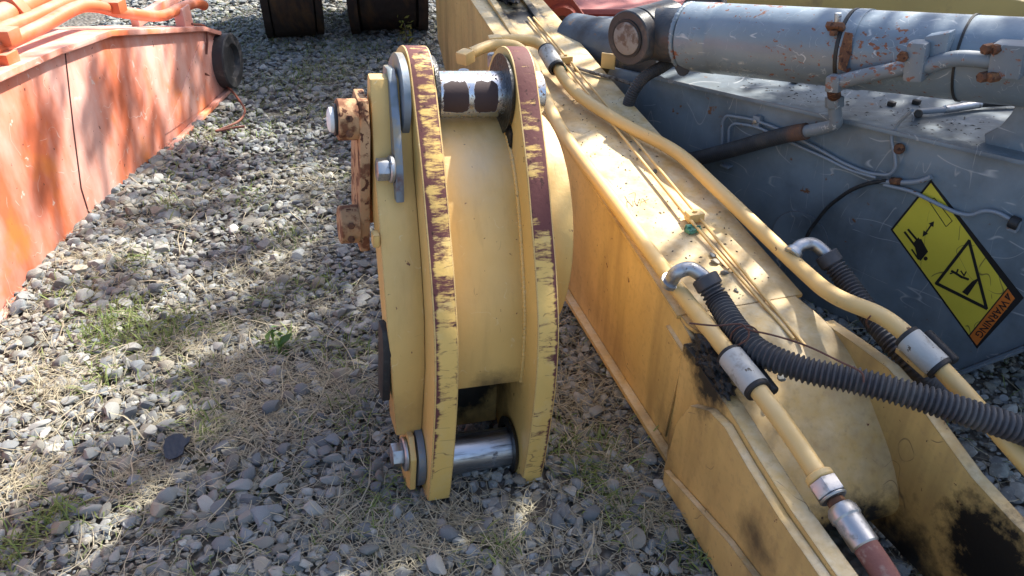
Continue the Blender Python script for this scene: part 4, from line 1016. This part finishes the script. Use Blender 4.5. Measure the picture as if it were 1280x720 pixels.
# side pipe with saddle clamp and flange port
def oncyl(x, y, d):    # pixel at a given stand-off on the camera side of the cylinder
    return V(x, y, CA + CS * (RC + d), (CS * .9 + CU * .1).normalized())
M_CPIPE = paint('chipped grey pipe', (0.15, 0.175, 0.20), 0.5, 0.18, [(rustspots, (0.21, 0.09, 0.06), .85), (lambda t: t.scratch(25, .01, .5), (.42, .42, .42), .7)], .08, 120, .5, dust_sheen=((.36, .36, .36), .5))
pp = [oncyl(1043, 104, .03), oncyl(1085, 94, .03), oncyl(1135, 84, .03), oncyl(1160, 82, .03), oncyl(1185, 75, .03), oncyl(1205, 73, .028), oncyl(1240, 76, .02)]
tube('side_pipe', pp, .0205, M_CPIPE, hc, 18)
c = oncyl(1147, 76, .032)
sd = box('saddle_clamp', c, (.052, .055, .105), M_CPIPE, hc, CD, CS, CU, .012); hexbolt('clamp_bolt', oncyl(1130, 70, .055), CS, .015, .014, M_RUST, sd)
extr('saddle_bracket', [(-.005, 0), (.055, .0), (.060, .075), (.0, .06)], oncyl(1160, 70, -.02), CD, CU, CS, .045, M_CYL, hc, .003)
pb_ = oncyl(1262, 74, .01)
pbk = box('port_block', pb_, (.075, .07, .085), M_CPIPE, hc, CD, CS, CU, .008)
for (x, y) in ((1241, 60), (1253, 60), (1236, 95), (1248, 95)):
    hexbolt('flange_bolt', oncyl(x, y, .03), (CS - CD * .6).normalized(), .0135, .028, M_RUST, pbk)
# elbow down from the pipe to the ribbed hose
ee = oncyl(1043, 104, .03)
box('pipe_elbow', ee + CD * .002, (.042, .046, .046), M_CPIPE, hc, CD, CS, CU, .008)
n1 = on_grey(1043, 121, .075); n2 = on_grey(1043, 134, .075); n3 = on_grey(1045, 150, .072); n4 = on_grey(1030, 160, .065); n5 = on_grey(1008, 164, .06)
cyl('pipe_stub', ee - Z * .015, n1, .019, M_RUST, hc)
hexbolt('union_nut', n1, (n2 - n1), .028, (n2 - n1).length, M_CPIPE, hc)
tube('hose_elbow', [n2, n2.lerp(n3, .6), n3 - Z * .012, n4, n5], .0195, M_CPIPE, hc, 18)
M_OLDHOSE = paint('rusty wire wound hose', (0.035, 0.034, 0.037), 0.6, 0.3, [(lambda t: t.blob(on_grey(1000, 165, .06), .045, .6, .5), (0.16, 0.08, 0.05), .85), (lambda t: t.spots(12, .55, .15), (0.07, 0.06, 0.055), .8)], .2, 120, .4, dust_sheen=((.2, .19, .18), .5))
corrugated('ribbed_hose', [n5, on_grey(985, 168, .055), on_grey(950, 177, .05), on_grey(915, 187, .045), on_grey(880, 196, .045), on_grey(850, 203, .045), on_grey(820, 214, .045)], .0265, .0085, M_OLDHOSE, hc, .10)
corrugated('ribbed_hose', [PC(.06, -.9, RC + .005), G(845, 74, .70), G(825, 85, .68), G(805, 97, .655), G(790, 118, .60), G(780, 150, .50)], .022, .0075, M_OLDHOSE, hc, .10)

# ------------------------------------------------------------------ things behind the arms
M_LINKG = paint('grimy blue grey steel', (0.075, 0.09, 0.11), 0.5, 0.25, [(lambda t: t.spots(9, .5, .2, 6), (0.04, 0.04, 0.042), .6), (lambda t: t.spots(16, .62, .05, 5), (0.15, 0.10, 0.07), .8)], .15, 80)
lk = thing('grey_link', 'short blue grey link tube with rusty end behind the yellow arm', 'link', G(750, 70, .0) + Vec((0, .1, 0)))
a0 = G(713, 48, .60); a1 = G(800, 66, .62); ad = (a1 - a0).normalized()
lathe('link_tube', a0, ad, [(0, .025), (0, .095), (.012, .105), (.55, .105), (.55, .025)], M_LINKG, lk, 36)
lathe('rusty_bush', a0 - ad * .016, ad, [(0, 0), (0, .028), (0, .028), (0, .075), (.0155, .082)], M_RUST, lk, 32)
extr('link_cheek', [(-.03, -.60), (.45, -.60), (.40, -.02), (.30, .12), (.05, .09)], a0 + ad * .05 + Vec((0, .02, 0)), ad, Z, ad.cross(Z) * -1, .06, M_GREY, lk, .005)
M_RED = paint('faded red machine paint', (0.36, 0.065, 0.035), 0.5, 0.15, [(lambda t: t.spots(10, .6, .1, 5), (0.25, 0.09, 0.06), .7)], .1, 60, .4)
M_PINK = paint('sun bleached red panel', (0.50, 0.20, 0.18), 0.75, 0.1, [(lambda t: t.spots(6, .62, .06, 5), (0.36, 0.30, 0.29), .8), (lambda t: t.spots(40, .68, .03, 4), (0.2, 0.1, 0.09), .8)], .1, 60, .3)
rd = thing('red_machine_arm', 'red machine arm with bleached top panel behind the grey link', 'machine arm', G(740, 20, 0) + Vec((0, .2, 0)))
r0 = G(699, 30, .45)
extr('clevis_plate', [(-.25, -.45), (.30, -.45), (.26, -.14), (.06, .12), (-.04, .42), (-.30, .42)], r0 + Vec((0.0, .06, 0)), X, Z, Y, .05, M_RED, rd, .005)
lathe('clevis_boss', r0 + Vec((.015, .058, .005)), -Y, [(0, .03), (0, .085), (.045, .075), (.045, .035), (.02, .03)], M_RED, rd, 30)
lathe('clevis_bush', r0 + Vec((.015, .03, .005)), -Y, [(0, 0), (0, .034), (.014, .034), (.014, .02), (.004, .0)], M_RUST, rd, 24)
extr('top_panel', [(-.1, 0), (.95, 0), (1.1, 2.2), (-.1, 2.2)], G(715, 34, .40) + Vec((-.05, .25, 0)), X, Vec((0, .995, .10)), Z, .03, M_PINK, rd, .004)
extr('side_panel', [(0, -.40), (1.0, -.40), (1.0, -.005), (0, -.005)], G(715, 34, .40) + Vec((-.10, .27, 0)), X, Z, Y, .04, M_RED, rd, .004)
extr('rear_cover', [(0, 0), (.5, 0), (.5, .62), (.12, .62)], G(775, 24, .60) + Vec((.08, .55, 0)), X, Z, Y, .08, M_GREY, rd, .004)
# yellow beam behind the grey arm
yb = thing('yellow_beam', 'dull yellow box beam lying behind the blue grey cylinder', 'beam', PG(.55, 1.0, 0))
M_YB = paint('dull yellow beam paint', (0.50, 0.33, 0.10), 0.5, 0.12, [(lambda t: t.spots(8, .55, .15, 5), (.32, .20, .08), .7), (lambda t: t.spots(30, .70, .02, 4), (.07, .04, .03), .8)], .1, 70, .4, dust_sheen=((.60, .53, .38), .7))
extr('side_plate', [(-.42, .05), (.55, .0), (2.3, .0), (2.3, .93), (1.15, .93), (-.2, .93), (-.42, .84)], PG(0, .72, 0), GD, Z, GB, .05, M_YB, yb, .004)
extr('side_plate', [(-.42, .05), (.55, .0), (2.3, .0), (2.3, .93), (1.15, .93), (-.2, .93), (-.42, .84)], PG(0, 1.12, 0), GD, Z, GB, .05, M_YB, yb, .004)
extr('top_cover', [(-.44, .705), (.62, .705), (.80, .9), (1.3, 1.19), (-.44, 1.19)], PG(0, 0, .932), GD, GB, Z, .016, M_YB, yb, .003)
for k in range(4): hexbolt('cover_bolt', PG(-.2 + k * .2, .76, .948), Z, .018, .014, M_RUST, yb)
# low debris under the cylinder gap on the grey top plate (leaf litter)
cv, cf = [], []
for i in range(260):
    s = rnd.uniform(.0, 1.15); o_ = abs(rnd.gauss(.13, .07)); o_ = min(.36, o_); r = rnd.uniform(.001, .005)
    zz = float(np.interp(s, [0, .6, 1.24], [.628, .670, .710])); c = PG(s, o_, zz + r * .2); b = len(cv); a = rnd.uniform(0, 6.28)
    e1_ = GD * math.cos(a) + GB * math.sin(a); e2_ = GB * math.cos(a) - GD * math.sin(a)
    cv += [c - e1_ * r * 1.6, c + e2_ * r * .6 + Z * r * .4, c + e1_ * r * 1.6, c - e2_ * r * .6 + Z * r * .3]; cf += [(b, b + 1, b + 2), (b, b + 2, b + 3)]
tag(link('leaf_litter', mesh('leaf_litter', cv, cf), None, M_GREASE, 0), 'dark leaf litter on the grey arm top plate', 'leaf litter', kind='stuff')
# rusty frame and eye far back right
rf = thing('rusty_frame', 'rusty brown steel frame with ring eye in front of the bushes', 'steel frame', G(1230, 22, 0) + Vec((0, .0, 0)))
fp = G(1225, 24, .45)
box('frame_beam', fp + Vec((-.05, .25, -.05)), (.9, .12, .10), M_RUST, rf, Vec((.97, -.22, 0)).normalized(), Vec((.22, .97, 0)).normalized(), Z, .006)
box('frame_post', fp + Vec((-.28, .42, -.1)), (.16, .12, .60), M_RUST, rf, bevel=.006)
box('frame_post', fp + Vec((.22, .35, -.26)), (.10, .10, .38), M_RUST, rf, bevel=.006)
rp_ = G(1272, 22, .55)
lathe('ring_eye', rp_ + Vec((-.02, -.05, 0)), Vec((-.35, -.93, .1)), [(0, .07), (0, .13), (.10, .13), (.10, .07), (0, .07)], M_RUST, rf, 32)
box('eye_shank', rp_ + Vec((.22, .02, -.03)), (.30, .10, .16), M_RUST, rf, bevel=.006)
box('frame_post', rp_ + Vec((.28, .05, -.33)), (.12, .10, .46), M_RUST, rf, bevel=.006)
# ------------------------------------------------------------------ orange arm on the left
ORG = (0.58, 0.145, 0.065)
OA = G(285, 112); OB = G(0, 392); OD = (OB - OA).normalized(); ON = Vec((-OD.y, OD.x, 0)); ON = ON if ON.x > 0 else -ON; OL = -ON
def PO(s, o, z): return OA + OD * s + OL * o + Z * z
def on_or(x, y, d=0.0): return V(x, y, OA + ON * d, ON)
def so(x, y): p = on_or(x, y); return ((p - OA).dot(OD), p.z)
ol = [
    (lambda t: t.mapr(t.noise(2.6, 5, .6, t.vec(scale=(1, 1.5, .55))), .34, .58, 0, .82), (0.68, 0.42, 0.36), 0.75),
    (lambda t: t.math('MULTIPLY', t.spots(4.2, 0.56, 0.12, 5), .7), (0.66, 0.20, 0.04), 0.6),
    (lambda t: t.scratch(7, 0.005, 0.50), (0.66, 0.46, 0.40), 0.7),
    (lambda t: t.spots(38, 0.69, 0.02, 4), (0.14, 0.05, 0.035), 0.8),
    (lambda t: t.spots(18, 0.67, 0.015, 7, loc=(1, 2, 3)), (0.62, 0.44, 0.38), 0.8),
]
M_ORG = paint('sun bleached orange paint', ORG, 0.5, 0.12, ol, 0.05, 90, 0.4, dust_sheen=((0.60, 0.42, 0.36), 0.6), edge=((0.12, 0.05, 0.04), .007, .54))
M_OPIPE = paint('orange painted pipe', (0.58, 0.15, 0.06), 0.42, 0.12, [(lambda t: t.mapr(t.noise(5, 5), .5, .7, 0, .6), (0.52, 0.27, 0.22), .7), (lambda t: t.spots(20, .66, .03, 5), (.30, .16, .12), .8)], .05, 100, .4, dust_sheen=((.58, .40, .34), .6))
org = thing('orange_arm', 'sun bleached orange machine arm tapering to a round black eye end', 'machine arm', PO(1.4, .2, 0))
topl = [so(0, 88), so(60, 62), so(130, 38), so(250, 33), so(270, 39)]
S = [p[0] for p in topl]; Zs = [p[1] for p in topl]
S = [4.2, 3.2] + S; Zs = [.80, .78] + Zs
outl = [(-.02, .02), (.55, .0), (4.2, .0)] + [(s, z - .022) for s, z in zip(S, Zs)] + [(-.12, .25), (-.16, .14), (-.10, .05)]
extr('side_wall', outl, PO(0, 0, 0), OD, Z, OL, .016, M_ORG, org, .003)
extr('side_wall', outl, PO(0, .36, 0), OD, Z, OL, .016, M_ORG, org, .003)
sz = list(zip(S, Zs))
extr('top_flange', [(s, z) for s, z in sz] + [(s, z - .024) for s, z in reversed(sz)], PO(0, -.030, 0), OD, Z, OL, .44, M_ORG, org, .003)
extr('bottom_flange', [(.02, .0), (4.2, -.018), (4.2, .0), (.02, .020)], PO(0, -.035, 0), OD, Z, OL, .034, M_ORG, org, .003)
# weld seam: two plates meeting
sa, sb = so(81, 66), so(101, 235)
tube('weld_seam', [PO(sa[0], -.0012, sa[1]), PO(sb[0], -.0012, sb[1]), PO(sb[0] - .02, -.0012, .0)], .0028, paint('dark seam', (0.10, 0.035, 0.03), .8, .2), org, 6, 2)
ob = extr('end_panel', [so(249, 52), so(206, 168), (.30, .02), (-.02, .03), (-.10, .08), (-.13, .14), (-.10, .24), so(268, 50)], PO(0, -.005, 0), OD, Z, OL, .0045, M_ORG, org, .001)
# black eye end
ec = on_or(284, 76, .03)
M_EYE = paint('dull black steel', (0.035, 0.035, 0.037), 0.6, 0.3, [(lambda t: t.spots(18, .55, .1, 5), (0.10, .09, .085), .8)], .3, 70)
lathe('eye_ring', ec - ON * .045, ON, [(0, .06), (0, .150), (.075, .150), (.082, .142), (.082, .095), (.055, .085), (.055, .0)], M_EYE, org, 44)
lathe('eye_hub', ec + OL * .44, ON, [(0, 0), (0, .13), (.39, .13), (.39, 0)], M_ORG, org, 36)
# rope of wire hanging from the end
M_OW = paint('orange cable', (0.16, 0.05, 0.03), 0.5, 0.15)
tube('loose_cable', [on_or(240, 30, .0), on_or(256, 33, .01), on_or(259, 50, .015), on_or(258, 68, .008)], .006, M_OW, org, 8)
tube('loose_cable', [on_or(256, 92, .005), G(272, 100, .09), G(288, 112, .04), G(298, 124, .03), G(306, 138, .025), G(300, 150, .025), G(285, 158, .03), G(270, 164, .03), G(290, 160, .03), G(306, 158, .03)], .006, M_OW, org, 8)
# pipes along the top
def ot(x, y, h): return V(x, y, OA + OL * h, ON)
p1 = [ot(-60, 88, .06), ot(0, 58, .06), ot(50, 34, .06), ot(95, 10, .06), ot(120, 8, .06), ot(150, 15, .06), ot(200, 20, .06), ot(225, 10, .06), ot(245, 4, .06), ot(255, 7, .06)]
link('hydraulic_pipe', sweep_mesh('hydraulic_pipe', smoothpath(p1, 6), .026, 16), org, M_OPIPE, 40)
p2_ = [ot(-60, 62, .16), ot(0, 38, .16), ot(40, 22, .16), ot(75, 6, .16), ot(95, 1, .16), ot(140, 3, .16)]
link('hydraulic_pipe', sweep_mesh('hydraulic_pipe', smoothpath(p2_, 6), .026, 16), org, M_OPIPE, 40)
pe = ot(20, 12, .22); pd = (ot(60, -8, .22) - pe).normalized()
hexbolt('union_nut', pe - pd * .05, pd, .062, .055, M_OPIPE, org); cyl('pipe_joint', pe - pd * .30, pe - pd * .05, .045, M_OPIPE, org); cyl('pipe_joint', pe + pd * .005, pe + pd * .45, .040, M_OPIPE, org)
for (x, y) in ((4, 45), (2, 74), (141, 8)):
    box('pipe_bracket', ot(x, y, .05), (.07, .09, .05), M_OPIPE, org, OD, ON, Z, .004)
box('end_bracket', ot(228, 17, .05) + Z * -.03, (.10, .05, .13), M_ORG, org, OD, ON, Z, .004)
box('top_rail', ot(210, 2, .20), (.8, .04, .05), M_ORG, org, OD, ON, Z, .004)
# stones heaped and the broken black piece
sh_ = G(226, 566, .012)
bm = bmesh.new()
rim = [(-.032, -.03), (-.036, .005), (-.028, .032), (-.008, .040), (.014, .036), (.020, .020), (.036, .022), (.030, .006), (.016, -.004), (.012, -.026), (-.004, -.036), (-.022, -.040)]
upv = [bm.verts.new((x, y, .016 + .25 * x * -.5 + 3 * (x * x + y * y))) for x, y in rim]; dnv = [bm.verts.new((x * .96, y * .96, .009 + .25 * x * -.5 + 3 * (x * x + y * y))) for x, y in rim]
bm.faces.new(upv); bm.faces.new(dnv[::-1])
for i in range(len(rim)): bm.faces.new((upv[i], dnv[i], dnv[(i + 1) % len(rim)], upv[(i + 1) % len(rim)]))
shd = link('plastic_shard', bm_mesh('plastic_shard', bm), None, paint('navy black plastic', (0.014, 0.015, 0.024), .22, .2, (), .25, 60, .6), 30)
shd.location = sh_ + Z * .012; shd.rotation_euler = (.25, -.1, .3)
tag(shd, 'broken piece of black plastic lying on the gravel', 'plastic piece')
# ------------------------------------------------------------------ rusty steel wheels at the back
M_WHEEL = paint('dark rusted steel', (0.032, 0.025, 0.021), 0.8, 0.4, [(lambda t: t.mapr(t.noise(6, 5, .6, t.vec(scale=(2.2, .5, .5))), .5, .7), (0.085, 0.05, 0.025), .85)], .3, 60, .3)
def wheel(pxl, pxr, py, R_, label, flange):
    a, b = G(pxl, py), G(pxr, py); w = (b - a).length; c = (a + b) / 2; vd = Vec((c.x, c.y, 0)).normalized(); ax = Vec((vd.y, -vd.x, 0)); yb_ = vd
    o = thing('steel_wheel', label, 'steel wheel', c + yb_ * R_ * .25)
    cc_ = c + yb_ * (R_ * .30) + Z * (R_ - .02); s0 = cc_ - ax * w / 2
    k = w * .12
    lathe('tread', s0 + ax * k, ax, [(0, R_ * .6), (0, R_ * .96), (k * .3, R_), (w - 2 * k - k * .3, R_), (w - 2 * k, R_ * .96), (w - 2 * k, R_ * .6)], M_WHEEL, o, 64)
    for p, d in ((s0, 1), (s0 + ax * w, -1)):
        lathe('rim', p, ax * d, [(0, R_ * .15), (0, R_ * (1 + flange)), (k, R_ * (1 + flange)), (k, R_ * .5)], M_WHEEL, o, 64)
        lathe('hub', p - ax * d * .05, ax * d, [(0, 0), (0, R_ * .18), (.05, R_ * .2)], M_WHEEL, o, 32)
    return o
wheel(336, 405, 47, .62, 'dark rusty steel wheel with plain rims on the gravel', .0)
wheel(441, 534, 38, .62, 'dark rusty steel wheel with raised side flanges on the gravel', .045)
# small sprig by the flanged wheel
def leafmat(name, a, b):
    t = NT(name); at = t.n('ShaderNodeAttribute'); at.attribute_name = 'tint'
    t.l(at.outputs['Color'], t.b.inputs['Base Color']); t.b.inputs['Roughness'].default_value = .5
    tr = t.n('ShaderNodeBsdfTranslucent'); t.l(at.outputs['Color'], tr.inputs[0]); mx = t.n('ShaderNodeMixShader'); mx.inputs[0].default_value = .35
    t.l(t.b.outputs[0], mx.inputs[1]); t.l(tr.outputs[0], mx.inputs[2]); t.l(mx.outputs[0], t.out.inputs[0]); return t.m
M_LEAF = leafmat('leaf', 0, 0)
M_BARK = paint('bark', (0.10, 0.075, 0.055), .9, .3, (), .8, 40, .2)
def leaves(name, centres, per, spread, size, parent, ca=(.05, .09, .02), cb=(.12, .18, .04)):
    n = len(centres) * per; c = np.repeat(np.array([tuple(q) for q in centres]), per, 0)
    sp_ = np.repeat(np.array(spread, float) * np.ones(len(centres)), per)[:, None]
    p = c + rng.normal(0, 1, (n, 3)) * sp_ * .5
    R = rots(n, .9); s = size * rng.uniform(.6, 1.3, n)
    q = np.array([(-1, 0, 0), (0, .45, .12), (1.1, 0, -.1), (0, -.45, .12)])
    v = np.einsum('nij,vj->nvi', R, q) * s[:, None, None] + p[:, None, :]
    f = np.arange(n * 4).reshape(-1, 4)
    cc2 = np.repeat(np.append(gcol(n, ca, cb), np.ones((n, 1)), 1), 4, 0)
    me = big_tri_mesh(name, v.reshape(-1, 3), f, cc2); me.materials.append(M_LEAF)
    o = bpy.data.objects.new(name, me); col.objects.link(o)
    if parent is not None: o.parent = parent; o.matrix_parent_inverse = basis_chain(parent).inverted()
    return o
sg_ = G(508, 54)
spr = thing('weed_sprig', 'small leafy weed sprig beside the flanged steel wheel', 'weed', sg_)
tube('stem', [sg_, sg_ + Vec((.005, 0, .06)), sg_ + Vec((-.005, 0, .13))], .003, M_BARK, spr, 6)
leaves('foliage', [sg_ + Vec((0, 0, .03 + .025 * k)) for k in range(5)], 8, .05, .018, spr, (.20, .22, .04), (.30, .26, .06))
# broad weeds in the gravel
for (px, py, n_) in ((345, 425, 9), (352, 438, 8)):
    g0_ = G(px, py); wd = thing('weed', 'larger of two broad leaved green weeds growing side by side in the gravel' if n_ == 9 else 'smaller of two broad leaved green weeds growing side by side in the gravel', 'weed', g0_, group='low weeds in the gravel')
    leaves('foliage', [g0_ + Vec((0, 0, .022))], n_, .035, .022, wd, (.06, .13, .03), (.10, .20, .05))
# ------------------------------------------------------------------ bushes and trees behind the yard
def tree(name, label, base, hgt_, crown_c, crown_r, nclump, per, size, clump, seed, cat='tree', group=None, limbs=7):
    r = random.Random(seed); o = thing(name, label, cat, base, group=group); base = Vec(base); cc_ = Vec(crown_c)
    tr_ = []
    if hgt_:
        tube('trunk', [base - Z * .1, base + Vec((.05, .03, hgt_ * .4)), base.lerp(cc_, .7)], hgt_ * .03, M_BARK, o, 10)
    cs = []
    for i in range(nclump):
        while True:
            d = Vec((r.uniform(-1, 1), r.uniform(-1, 1), r.uniform(-1, 1)))
            if .25 < d.length < 1: break
        cs.append(cc_ + Vec((d.x * crown_r[0], d.y * crown_r[1], d.z * crown_r[2])))
    for c in cs[:limbs]: tube('limb', [base.lerp(cc_, .55), base.lerp(cc_, .8).lerp(c, .5) + Z * .1, c], hgt_ * .010 + .004, M_BARK, o, 6)
    leaves('crown', cs, per, clump, size, o)
    return o
rb = random.Random(5)
for i, (px, py, w) in enumerate(((1205, 6, .5), (1238, 4, .55), (1262, 0, .5))):
    b = G(px, py); b = b + Vec((0, .35, 0))
    tree('bush', ['low leafy green bush behind the rusty frame post', 'dense green bush behind the rusty ring eye', 'pale green bush beyond the rusty ring eye'][i], b, .12, b + Z * .32, (w, .45, .34), 60, 45, .035, .18, 40 + i, 'bush')

def shade_tree(name, label, base, spots, seed):
    """a big tree beyond the yard; its crown clumps sit along the sun's path above the places they shade"""
    r = random.Random(seed); o = thing(name, label, 'tree', base); base = Vec(base); big = []; small = []
    for gx_, gy_, rad, k, h in spots:
        for i in range(k):
            hh = h + r.uniform(-.6, .6); g = Vec((gx_ + r.gauss(0, rad * .4), gy_ + r.gauss(0, rad * .4), 0))
            (big if rad > .3 else small).append((g + SD * (hh / SD.z), rad))
    cs = [c for c, _ in big + small]
    top = sum(cs, Vec()) / len(cs)
    fork = base.lerp(top, .55); fork.z = top.z * .5
    tube('trunk', [base - Z * .2, base.lerp(fork, .5) + Vec((.1, .05, .2)), fork], .19, M_BARK, o, 12)
    for c in cs: tube('limb', [fork - Z * .1, fork.lerp(c, .5) + Vec((r.uniform(-.2, .2), r.uniform(-.2, .2), .25)), c], .016, M_BARK, o, 6)
    leaves('crown', [c for c, _ in big], 340, [q for _, q in big], .06, o, (.04, .075, .02), (.10, .15, .04))
    leaves('crown', [c for c, _ in small], 75, [q for _, q in small], .05, o, (.04, .075, .02), (.10, .15, .04))
    return o
shade_tree('shade_tree', 'tall leafy tree standing behind the machine parts', (9.0, 9.5, 0), [
    (-1.2, 5.5, .8, 6, 5.2), (-.3, 5.1, .7, 5, 5.5), (-1.1, 4.65, .35, 3, 5.0), (-.5, 4.3, .35, 3, 5.0),
    (-.60, 3.6, .22, 3, 4.8), (-.62, 3.15, .24, 3, 4.8), (-.55, 2.75, .22, 3, 4.6), (-.62, 2.35, .22, 3, 4.6), (-.66, 2.0, .18, 2, 4.6),
    (-1.3, 3.35, .16, 2, 4.8), (-1.5, 3.0, .15, 1, 4.8), (-1.5, 3.6, .16, 2, 4.8), (-1.25, 2.95, .14, 1, 4.8), (-1.4, 2.45, .14, 1, 4.8), (-1.12, 2.2, .12, 1, 4.6), (-1.05, 2.75, .12, 1, 4.6),
    (-1.95, 2.55, .14, 1, 5.0), (-1.9, 3.35, .14, 1, 5.0), (-2.0, 2.95, .10, 1, 5.0), (-1.85, 3.85, .18, 2, 5.0), (-1.75, 4.2, .26, 4, 5.0),
    (.5, 2.1, .22, 2, 4.4), (.72, 1.85, .22, 2, 4.4), (.85, 1.65, .25, 5, 4.4), (.6, 1.95, .2, 3, 4.4), (-.55, 1.90, .14, 3, 4.6), (-.74, 1.78, .12, 2, 4.6), (-.92, 1.95, .13, 2, 4.8), (-1.08, 1.62, .13, 2, 4.8), (-1.2, 1.32, .12, 2, 4.8), (-1.45, 5.2, .4, 3, 5.0), (-.85, 5.3, .4, 3, 5.0), (-.22, 1.05, .24, 5, 4.4), (.1, 1.1, .3, 5, 4.4), (.5, .95, .35, 3, 4.4), (.95, .85, .4, 2, 4.4)], 3)
